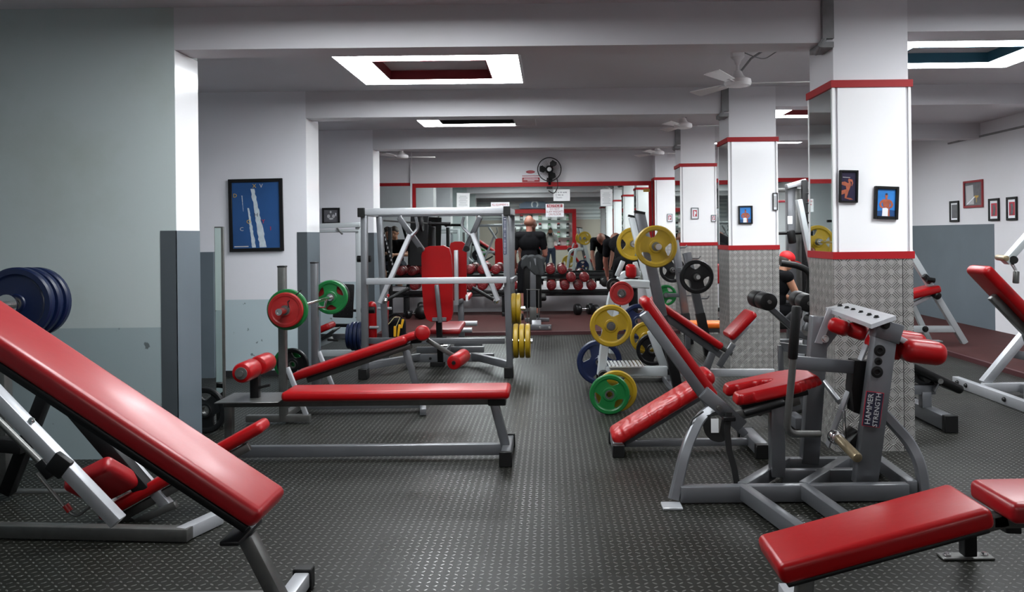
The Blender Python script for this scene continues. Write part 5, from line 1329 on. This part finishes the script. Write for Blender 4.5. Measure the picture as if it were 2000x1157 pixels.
# ============================================================ M16 bench behind nearest pillar on the right matting
t = T('preacher_bench', 'pale bench frame with a long slanting strut and red pad against the dark grey wall', 'bench', (4.6, 9.8, .045))
Y0 = 9.75
t.part('slanting_strut', MB().beam(P(1768, 478, Y0), at(P(1884, 672, Y0), z=.05), .07, .075, Y_), 'whitesteel')
t.part('base_rail', MB().beam(P(1700, 643, Y0), P(1868, 643, Y0), .06, .075), 'whitesteel')
bolts(t, [P(1807, 643, Y0-.035)], -Y_, .028)
t.part('red_pad', MB().pad(P(1740, 592, Y0), P(1830, 570, Y0), .30, .09, Vector((-.2, 0, 1)), r=.03), 'red')
t.part('pad_strut', MB().beam(P(1758, 608, Y0), P(1824, 574, Y0), .05, .05, Y_), 'lightsteel')
t.part('rear_strut', MB().beam(P(1780, 592, Y0+.25), at(P(1815, 655, Y0+.25), z=.05), .06, .06, Y_), 'whitesteel')
t.part('rear_foot_plate', MB().box(at(P(1817, 0, Y0+.2), z=.053), (.16, .12, .012)), 'whitesteel')
t.part('safety_hook', MB().beam(P(1804, 538, Y0-.07), P(1817, 552, Y0-.07), .06, .07, Y_).cyl(P(1810, 546, Y0-.12), P(1825, 548, Y0-.12), .03), 'black')
t.part('safety_hook', MB().rcyl(P(1822, 572, Y0-.05), P(1834, 580, Y0-.14), .045, .015), 'black')

# ============================================================ M17 far right machine
t = T('chest_press_machine', 'pale framed machine with a red back pad at the right edge', 'exercise machine', (3.8, 6.7, 0))
rl0, rl1 = G(1868, 760), G(2012, 814)
Xr = 3.62
t.part('side_rail', MB().beam((Xr, 7.35, .045), (Xr, 6.0, .045), .06, .085), 'lightsteel')
bolts(t, [(Xr-.031, y, .05) for y in (7.25, 7.10, 6.5)], -X_, .016)
t.part('cross_rail', MB().beam((Xr+.03, 6.95, .06), (4.41, 6.95, .06), .06, .075), 'lightsteel')
t.part('cross_rail', MB().beam((Xr+.32, 6.90, .06), (Xr+.75, 6.60, .06), .06, .075), 'steel')
t.part('diagonal_post', MB().beam((Xr+.06, 6.98, .09), P(2012, 640, 6.98), .07, .075, Y_), 'lightsteel')
t.part('link_rail', MB().beam(P(1975, 690, 6.98), P(2030, 702, 6.98), .05, .07), 'steel')
a, b = P(1908, 525, 6.3), P(2020, 640, 6.3); d = (b-a).normalized(); u = Vector((-d.z, 0, d.x)); u = u if u.z > 0 else -u
a, b = P(1900, 530, 6.3), P(2020, 655, 6.3)
t.part('back_pad', MB().pad(a, b, .30, .085, u, r=.036), 'red')
t.part('back_rail', MB().beam(a+d*.24-u*.03, b-u*.03, .06, .06, u), 'dimsteel')
t.part('back_support', MB().beam(b-d*.05-u*.03, (Xr+.35, 6.6, .09), .06, .06, Y_), 'steel')
t.part('press_arm', MB().beam(P(1962, 513, 6.1), P(2030, 436, 6.1), .05, .075, Y_), 'whitesteel')
t.part('pivot_hub', MB().cyl(P(1980, 508, 6.05), P(1980, 508, 6.15), .03), 'black')
t.part('hand_grip', MB().rcyl(P(1948, 503, 6.2), P(1966, 505, 6.0), .022, .006), 'brass')
t.part('grip_link', MB().tube([P(1976, 515, 6.08), P(1984, 528, 6.05), P(1984, 532, 6.05)], .012, 8), 'chrome')
t.part('lower_grip', MB().rcyl(P(1985, 530, 6.05), P(1984, 554, 6.05), .022, .006), 'dimsteel')
e = P(2030, 436, 6.1)
t.part('tower', MB().beam(e, (e.x+.1, 6.4, .05), .08, .08, Y_), 'whitesteel')

# ============================================================ M18 dark bench behind the nearest pillar
t = T('flat_bench', 'black padded bench on a grey frame beside the nearest pillar', 'bench', (2.5, 6.1, 0))
a, b = P(1740, 708, 6.05), P(1862, 766, 6.05); d = (b-a).normalized(); u = Vector((-d.z, 0, d.x)); u = u if u.z > 0 else -u
a = b-d*1.2
t.part('pad', MB().pad(a, b, .28, .065, u, r=.028), 'blackvinyl')
t.part('pad_rail', MB().beam(a-u*.03, b-u*.03-d*.14, .06, .06, u), 'steel')
x0 = 2.75
t.part('cross_foot', MB().beam((x0, 5.68, .06), (x0, 6.30, .06), .085, .10), 'steel')
capbox(t, (x0, 5.665, .06), (.095, .045, .118)); capbox(t, (x0, 6.31, .06), (.095, .045, .118))
t.part('centre_rail', MB().beam((1.70, 6.0, .235), (x0+.05, 6.0, .235), .055, .07), 'steel')
t.part('post', MB().beam((x0-.02, 6.0, .10), (x0-.02, 6.0, .22), .07, .07), 'steel')
t.part('pivot', MB().cyl((x0+.05, 5.93, .31), (x0+.05, 6.07, .31), .038).cyl((x0-.03, 5.93, .33), (x0-.03, 6.07, .33), .034), 'black')
t.part('pivot_bolt', MB().cyl((x0+.05, 5.90, .31), (x0+.05, 5.93, .31), .02), 'chrome')
t.part('pivot_plate', MB().beam((x0+.02, 5.96, .23), (x0+.06, 5.96, .31), .012, .07, Y_), 'steel')
t.part('rear_cross_foot', MB().beam((1.74, 5.75, .05), (1.74, 6.3, .05), .07, .08), 'steel'); t.part('rear_post', MB().beam((1.74, 6.0, .08), (1.74, 6.0, .36), .06), 'steel')

# ============================================================ M19 cable tower between the pillars
t = T('smith_machine', 'tall grey cable tower with a slanting pale strut between the two nearest pillars', 'exercise machine', (3.1, 10.4, 0))
Yt = 10.3
t.part('tower_post', MB().beam(P(1545, 365, Yt), at(P(1545, 365, Yt), z=.02), .13, .12, X_), 'steel')
t.part('tower_post', MB().beam(P(1558, 368, Yt-.05), at(P(1558, 368, Yt-.05), z=.02), .03, .08, X_), 'dimsteel')
t.part('top_arm', MB().beam(P(1536, 365, Yt-.1), P(1573, 354, Yt-.1), .1, .06), 'lightsteel')
t.part('black_post', MB().beam(P(1571, 352, Yt-.2), at(P(1571, 352, Yt-.2), z=.02), .06, .07, X_), 'blacksat')
for k in range(10): t.part('peg', MB().cyl(P(1573, 378+k*19, Yt-.22), P(1583, 378+k*19, Yt-.22), .012), 'blacksat')
t.part('slanting_strut', MB().beam(P(1560, 390, Yt-.5), P(1592, 550, Yt-.5), .06, .10, Y_), 'whitesteel')
t.part('slanting_strut_foot', MB().beam(P(1592, 550, Yt-.5), at(P(1612, 640, Yt-.5), z=.02), .06, .09, Y_), 'whitesteel')
t.part('top_bar', MB().beam(P(1480, 372, Yt+.3), P(1640, 371, Yt+.3), .05, .05), 'dimsteel')
t.part('guide_rail', MB().beam(P(1480, 395, Yt+.3), P(1640, 390, Yt+.3), .03, .03), 'darkred')
t.part('bar', MB().cyl(P(1480, 457, Yt-.15), P(1640, 453, Yt-.15), .02), 'blacksat')
t.part('bar_carriage', MB().rcyl(P(1544, 450, Yt-.2), P(1548, 476, Yt-.2), .05, .02), 'black')
t.part('label_plate', MB().box(P(1543, 430, Yt-.075), (.06, .003, .10)), 'paper')
t.part('rear_post', MB().beam(P(1640, 371, Yt+.3), at(P(1640, 371, Yt+.3), z=.02), .06), 'steel')
t.part('base', MB().beam(at(P(1500, 0, Yt-.1), z=.035), at(P(1630, 0, Yt-.1), z=.035), .08, .06), 'steel')
t.part('weight_stack', MB().b2(at(P(1538, 0, Yt+.05), z=.05), at(P(1572, 0, Yt+.2), z=.9), bev=.01), 'black')
t = T('bent_bar_handle', 'thick black bent bar before the seated person in the red cap', 'exercise machine', (2.6, 9.2, 0))
Yt = 9.0
t.part('bent_tube', MB().tube(fillet([P(1525, 514, Yt), P(1560, 519, Yt), P(1583, 532, Yt), P(1580, 570, Yt), P(1572, 610, Yt)], .16), .036, 12), 'black')
t.part('support', MB().beam(P(1572, 600, Yt), at(P(1574, 640, Yt), z=.02), .06), 'steel')
t.part('foot', MB().beam(at(P(1545, 0, Yt), z=.03), at(P(1600, 0, Yt), z=.03), .06, .06), 'steel')
# red seated machine glimpsed right of third pillar
t = T('seated_row_machine', 'machine with a small red pad glimpsed between the second and third pillars', 'exercise machine', (2.6, 12.4, .045))
t.part('red_pad', MB().box(P(1409, 535, 12.4), (.22, .08, .30), bev=.03, seg=4), 'red'); t.part('post', MB().beam(P(1409, 550, 12.45), at(P(1409, 560, 12.45), z=.05), .08), 'whitesteel')
t.part('foot', MB().beam(at(P(1385, 0, 12.45), z=.08), at(P(1440, 0, 12.45), z=.08), .08, .06), 'steel'); t.part('seat', MB().box(P(1409, 603, 12.2), (.3, .35, .06), bev=.02), 'blackvinyl')
t.part('bar', MB().tube(fillet([P(1403, 480, 12.3), P(1408, 500, 12.3), P(1416, 500, 12.3), P(1417, 470, 12.3)], .05), .016, 8), 'black')
t.part('boom', MB().beam(P(1417, 468, 12.35), P(1409, 545, 12.45), .04), 'whitesteel')
# ============================================================ PEOPLE
def person(label, loc, heading, H, J, skin='skin', shirt='blackcloth', pants='blackcloth', hair='hair', long_pants=False, sleeves=1, shoes='black', bald=False, voxel=.009, cap=None, group=None, hairlong=False):
    """J: joints in units of H, local frame x right, y forward, z up. One remeshed body; clothing separate."""
    loc = Vector(loc)
    R = Matrix.Rotation(heading, 3, 'Z')
    def w(p): return loc+R@(Vector(p)*H)
    t = T('person', label, 'person', loc, group)
    D = dict(pelvis=(0, 0, .53), waist=(0, .005, .61), chest=(0, .0, .73), neck=(0, -.005, .845), head=(0, .015, .925),
             shR=(.108, 0, .80), elR=(.135, -.01, .63), wrR=(.14, .04, .49), hipR=(.05, 0, .52), knR=(.055, .015, .285), anR=(.055, -.01, .05))
    for k in list(D):
        if k.endswith('R'): D[k[:-1]+'L'] = (-D[k][0], D[k][1], D[k][2])
    D.update(J); j = {k: w(v) for k, v in D.items()}
    def cap_(mb, a, ra, b, rb): mb.cap(a, ra*H, b, rb*H)
    fwd = R@Vector(D.get('face', (0, 1, 0))).normalized()
    hup = (j['head']-j['neck']).normalized()
    hup = (hup+Vector((0, 0, .3))).normalized(); fwd = (fwd-hup*fwd.dot(hup)).normalized(); sd = fwd.cross(hup)
    Rh = Matrix((sd, fwd, hup)).transposed()
    def h_(x, y, z): return j['head']+Rh@(Vector((x, y, z))*H)
    side = (j['shR']-j['shL']).normalized()
    def torso(mb, g):
        up = (j['chest']-j['pelvis']).normalized(); fr = up.cross(side)*-1
        Rt = Matrix((side, up.cross(side), up)).transposed()
        mb.sph(j['chest']+up*.01*H, H, (.098+g, .062+g, .095+g), 18, Rt); mb.sph(j['waist'], H, (.078+g, .054+g, .09+g), 18, Rt)
        mb.sph(j['pelvis'], H, (.088+g, .062+g, .062+g), 18, Rt)
        cap_(mb, j['shR'], .036+g, j['shL'], .036+g); cap_(mb, j['chest']+up*.06*H, .055+g, j['neck']-up*.02*H, .030+g*.3)
    body = MB(); torso(body, 0)
    cap_(body, j['neck']-hup*.03*H, .031, h_(0, -.005, -.02), .030)
    body.sph(h_(0, -.004, .008), H, (.044, .054, .060), 18, Rh); body.sph(h_(0, .014, -.028), H, (.034, .038, .036), 14, Rh)
    body.cap(h_(0, .046, .006), .006*H, h_(0, .060, -.016), .009*H)                       # nose
    for s_ in (-1, 1):
        body.sph(h_(s_*.044, -.004, -.004), H, (.006, .011, .017), 10, Rh)                # ears
        body.sph(h_(s_*.017, .046, .012), H, (.012, .006, .005), 8, Rh)                   # brow
    body.sph(h_(0, .046, -.034), H, (.016, .008, .006), 8, Rh)                            # lips
    for s_ in 'RL':
        sg = 1 if s_ == 'R' else -1
        cap_(body, j['sh'+s_], .031, j['el'+s_], .023); cap_(body, j['el'+s_], .0235, j['wr'+s_], .0155)
        cap_(body, j['hip'+s_], .052, j['kn'+s_], .034); cap_(body, j['kn'+s_], .034, j['kn'+s_].lerp(j['an'+s_], .35), .034); cap_(body, j['kn'+s_].lerp(j['an'+s_], .3), .033, j['an'+s_], .020)
        # hand: palm, four fingers, thumb
        hd = (j['wr'+s_]-j['el'+s_]).normalized(); hd = (hd+R@Vector(D.get('hd'+s_, (0, 0, 0)))).normalized()
        hs = hd.cross(side); hs = (hs if hs.length > .1 else hd.orthogonal()).normalized(); pn = hs.cross(hd)
        p0 = j['wr'+s_]; pc = p0+hd*.028*H
        body.sph(pc, H, (.022, .010, .028), 12, Matrix((hs, pn, hd)).transposed())
        for k in range(4):
            b0 = pc+hd*.022*H+hs*(.0135-.009*k)*H; L = (.034, .040, .037, .029)[k]*H
            b1 = b0+hd*L*.55; b2 = b1+(hd+pn*sg*.5).normalized()*L*.5
            body.cap(b0, .0050*H, b1, .0048*H, 8); body.cap(b1, .0048*H, b2, .0040*H, 8)
        b0 = pc-hd*.012*H+hs*.017*H; b1 = b0+(hd*.8+hs*.75).normalized()*.022*H
        body.cap(b0, .0062*H, b1, .0054*H, 8); body.cap(b1, .0054*H, b1+(hd+hs*.2).normalized()*.016*H, .0046*H, 8)
    def rm(o, v, it=3):
        m = o.modifiers.new('remesh', 'REMESH'); m.mode = 'VOXEL'; m.voxel_size = v; m.use_smooth_shade = True
        m = o.modifiers.new('smooth', 'SMOOTH'); m.factor = .5; m.iterations = it
    o = t.part('body', body, skin); rm(o, voxel*.75, 2)
    if shirt:
        mb = MB(); g = .0075; torso(mb, g)
        if sleeves:
            for s_ in 'RL':
                f = .62 if sleeves == 1 else 1.0
                cap_(mb, j['sh'+s_], .038, j['sh'+s_].lerp(j['el'+s_], f), .033)
                if sleeves == 2: cap_(mb, j['el'+s_], .031, j['el'+s_].lerp(j['wr'+s_], .9), .024)
        o = t.part('shirt', mb, shirt); rm(o, voxel, 4)
    mb = MB()
    up = (j['chest']-j['pelvis']).normalized(); Rt = Matrix((side, up.cross(side), up)).transposed()
    mb.sph(j['pelvis']-up*.01*H, H, (.100, .074, .066), 18, Rt)
    for s_ in 'RL':
        cap_(mb, j['hip'+s_], .062, j['kn'+s_], .048 if not long_pants else .042)
        if long_pants: cap_(mb, j['kn'+s_], .042, j['an'+s_]+(j['kn'+s_]-j['an'+s_])*.1, .030)
    o = t.part('trousers' if long_pants else 'shorts', mb, pants); rm(o, voxel, 4)
    for s_ in 'RL':
        mb = MB(); fd = R@Vector(D.get('foot'+s_, (0, 1, 0))); a = j['an'+s_]; z = max(0, a.z-.055*H)
        f0 = Vector((a.x, a.y, z+.024*H))-fd*.018*H; mb.cap(f0, .026*H, f0+fd*.095*H, .023*H)
        mb.cap(f0+Vector((0, 0, .018*H)), .024*H, a, .022*H)
        o = t.part('shoe', mb, shoes); rm(o, voxel, 3)
    if cap:
        mb = MB(); mb.sph(h_(0, -.004, .030), H, (.050, .060, .046), 18, Rh)
        o = t.part('cap', mb, cap); mb2 = MB().sph(h_(0, .075, .022), H, (.042, .040, .006), 14, Rh)
        t.part('cap_visor', mb2, cap, sub=o)
        mb = MB(); mb.sph(h_(0, -.012, .0), H, (.046, .053, .050), 16, Rh); t.part('hair', mb, hair)
    elif not bald:
        mb = MB(); mb.sph(h_(0, -.010, .020), H, (.048, .056, .055), 18, Rh)
        if hairlong: mb.sph(h_(0, -.030, -.02), H, (.046, .036, .07), 14, Rh)
        t.part('hair', mb, hair)
    else:
        mb = MB(); mb.sph(h_(0, -.014, .002), H, (.0475, .051, .046), 18, Rh); t.part('cropped_hair', mb, hair)
    return t, j, h_
# man standing with his back to the camera
pc = P(1029, 0, 13.15)
person('person in a black T-shirt and shorts standing with his back turned, facing the mirror', (pc.x, 13.05, .045), 0, 1.67,
       dict(elR=(.150, .03, .62), wrR=(.11, .13, .56), elL=(-.150, .02, .62), wrL=(-.14, .09, .50), face=(0, 1, -.1), knL=(-.075, .01, .285), anL=(-.085, -.01, .05), knR=(.06, .01, .285), anR=(.07, -.01, .05)),
       skin='skin2', bald=True, hair='hair2')
# man bending over beside the plates
pc = P(1211, 0, 12.3)
person('person in black bending forward over the dumbbells, head down, right of the rack', (pc.x, 12.2, .045), .15, 1.78,
       dict(pelvis=(0, -.10, .52), hipR=(.05, -.10, .51), hipL=(-.05, -.10, .51), waist=(0, -.04, .60), chest=(0, .07, .66), neck=(0, .17, .70), head=(-.01, .235, .705), shR=(.105, .13, .68), shL=(-.105, .13, .68),
            elR=(.11, .18, .53), wrR=(.09, .22, .40), elL=(-.115, .18, .53), wrL=(-.09, .22, .40), face=(0, .6, -.8), knR=(.07, .01, .28), knL=(-.07, .01, .28), anR=(.07, -.07, .05), anL=(-.07, -.07, .05)),
       skin='skin2', long_pants=True, bald=True, hair='hair2')
# seated person in a red cap
pc = P(1510, 0, 9.75)
t_, j_, h_ = person('person in a red cap and black sleeveless top seated behind the second pillar, leaning right', (pc.x, 9.75, .0), math.radians(-75), 1.66,
       dict(pelvis=(0, -.02, .27), hipR=(.05, -.02, .275), hipL=(-.05, -.02, .275), waist=(0, .0, .35), chest=(0, .02, .455), neck=(0, .05, .565), head=(0, .085, .63), shR=(.105, .03, .525), shL=(-.105, .03, .525),
            elR=(.115, .10, .385), wrR=(.09, .21, .335), elL=(-.115, .10, .385), wrL=(-.09, .21, .335), face=(0, .8, -.6), knR=(.075, .20, .275), knL=(-.075, .20, .275), anR=(.075, .20, .05), anL=(-.075, .20, .05)),
       skin='skin3', sleeves=0, cap='redcloth', shoes='shoe')
t = T('bench_stool', 'low black seat under the person in the red cap', 'bench', (pc.x, 9.75, 0))
t.part('seat', MB().box((pc.x-.02, 9.75, .29), (.34, .30, .07), bev=.02), 'blackvinyl'); t.part('post', MB().b2((pc.x-.06, 9.71, .01), (pc.x+.02, 9.79, .26)), 'steel'); t.part('foot', MB().b2((pc.x-.2, 9.6, 0), (pc.x+.2, 9.9, .03)), 'steel')
# two people in the dark alcove, seen in its mirror
sit = dict(pelvis=(0, -.02, .27), hipR=(.05, -.02, .275), hipL=(-.05, -.02, .275), waist=(0, .0, .35), chest=(0, .02, .455), neck=(0, .04, .565), head=(0, .065, .64), shR=(.105, .03, .525), shL=(-.105, .03, .525),
            elR=(.14, .06, .40), wrR=(.04, .20, .40), elL=(-.14, .06, .40), wrL=(-.04, .20, .42), face=(0, 1, -.3), knR=(.09, .21, .275), knL=(-.09, .21, .275), anR=(.09, .20, .05), anL=(-.09, .20, .05))
for (x, y, l, hd) in ((-3.00, 12.95, 'person in a black T-shirt with folded arms seated in the back left alcove', .1), (-3.36, 12.15, 'person in a black vest with bare shoulders seated at the alcove wall', -.5)):
    q = {k: (v if k in ('face',) else (v[0], v[1], v[2]+.17)) for k, v in sit.items()}
    q['anR'] = (.09, .16, .10); q['anL'] = (-.09, .16, .10)
    person(l, (x, y, .045), hd, 1.75, q, skin='skin3', sleeves=1 if x > -3.2 else 0, pants='darkcloth', voxel=.012)
    t = T('high_stool', 'black stool under the %s person in the alcove' % ('right' if x > -3.2 else 'left'), 'stool', (x, y, .045))
    t.part('seat', MB().cyl((x, y, .55), (x, y, .66), .17), 'blackvinyl'); t.part('post', MB().cyl((x, y, .07), (x, y, .55), .03), 'steel'); t.part('foot', MB().cyl((x, y, .046), (x, y, .075), .2), 'steel')
# the photographer, reflected in the back mirror
t_, j_, h_ = person('person with dark hair and a pale shirt holding up the camera, seen in the mirror', (0, -.36, 0), 0, 1.66,
       dict(elR=(.15, .08, .70), wrR=(.07, .17, .84), elL=(-.15, .08, .70), wrL=(-.07, .17, .84), face=(0, 1, 0), head=(0, .0, .915), knR=(.07, .0, .285), anR=(.08, -.01, .05), knL=(-.07, .0, .285), anL=(-.08, -.01, .05), hdR=(-.2, .2, .9), hdL=(.2, .2, .9)),
       skin='skin3', shirt='whitecloth', sleeves=2, pants='jeans', long_pants=True, hairlong=True, voxel=.012)
t = T('camera_body', 'black camera held up by the photographer in the mirror', 'camera', (0, -.075, 1.36))
t.part('body', MB().box((0, -.085, 1.40), (.14, .045, .095), bev=.008), 'blacksat'); t.part('lens', MB().cyl((0, -.062, 1.40), (0, -.025, 1.40), .034), 'black')
# ------------------------------------------------------------ the reception end behind the camera (seen in the mirror)
yb = YF
struct('trim_shutter', MB().b2((-3.6, yb, 2.0), (3.4, yb+.05, 2.74)), 'shutter')
struct('wall_reception', MB().b2((.75, yb, 0), (3.2, yb+.04, 2.0)), 'beige')
struct('wall_reception_left', MB().b2((-3.2, yb, 0), (-1.95, yb+.04, 2.0)), 'beige')
t = T('display_cabinet', 'red framed glass cabinet of black tubs, seen in the back mirror', 'cabinet', (-.55, yb+.35, 0))
x0, x1, z0, z1 = -1.9, 1.05, .78, 2.42
for nm, a, b in (('top_board', (x0, yb+.05, z1-.16), (x1, yb+.42, z1)), ('bottom_board', (x0, yb+.05, z0), (x1, yb+.42, z0+.16)), ('side_board', (x0, yb+.05, z0+.16), (x0+.16, yb+.42, z1-.16)), ('side_board', (x1-.16, yb+.05, z0+.16), (x1, yb+.42, z1-.16))):
    t.part(nm, MB().b2(a, b), 'redpaint', smooth=False)
t.part('back_panel', MB().b2((x0+.16, yb+.05, z0+.16), (x1-.16, yb+.07, z1-.16)), 'trimwhite', smooth=False)
t.part('counter', MB().b2((x0, yb+.06, 0), (x1, yb+.40, z0)), 'beige', smooth=False)
for z in (1.28, 1.63, 1.98): t.part('glass_shelf', MB().b2((x0+.16, yb+.08, z-.006), (x1-.16, yb+.36, z)), 'glass', smooth=False)
n_ = 0
for iz, z in enumerate((.94, 1.28, 1.63, 1.98)):
    for ix in range(7):
        x = x0+.36+ix*.375; q = T('tub', 'black supplement tub on the %s cabinet shelf, %s from the left in the mirror' % (('lowest', 'second', 'third', 'top')[iz], ordw[ix]), 'tub', (x, yb+.22, z+.001), 'tubs in the red cabinet')
        q.part('jar', MB().lathe((x, yb+.22, z+.001), Z_, [(0, 0), (0, .065), (.17, .065), (.19, .05), (.19, 0)], 16), 'black' if (ix+iz) % 3 else 'plantgreen'); q.part('lid', MB().cyl((x, yb+.22, z+.19), (x, yb+.22, z+.225), .056), 'redmark' if ix % 2 else 'blacksat')
        q.part('wrap_label', MB().cyl((x, yb+.22, z+.05), (x, yb+.22, z+.13), .0665), 'palegrey')
# house shaped wall sign with a horseshoe
hz = 2.46
t = T('house_sign', 'slate blue house shaped sign with a white horseshoe, seen in the mirror', 'sign', (.1, yb+.44, hz))
cx_ = -.62
t.part('board', MB().prism([(cx_-.62, yb+.42, hz), (cx_+.62, yb+.42, hz), (cx_+.62, yb+.42, hz+.17), (cx_, yb+.42, hz+.40), (cx_-.62, yb+.42, hz+.17)], (0, .04, 0)), 'logoblue', smooth=False)
t.part('horseshoe', MB().tube([(cx_+math.cos(a)*.12, yb+.475, hz+.15+math.sin(a)*.13) for a in [math.radians(-50+k*280/20) for k in range(21)]], .028, 8), 'whiteprint')
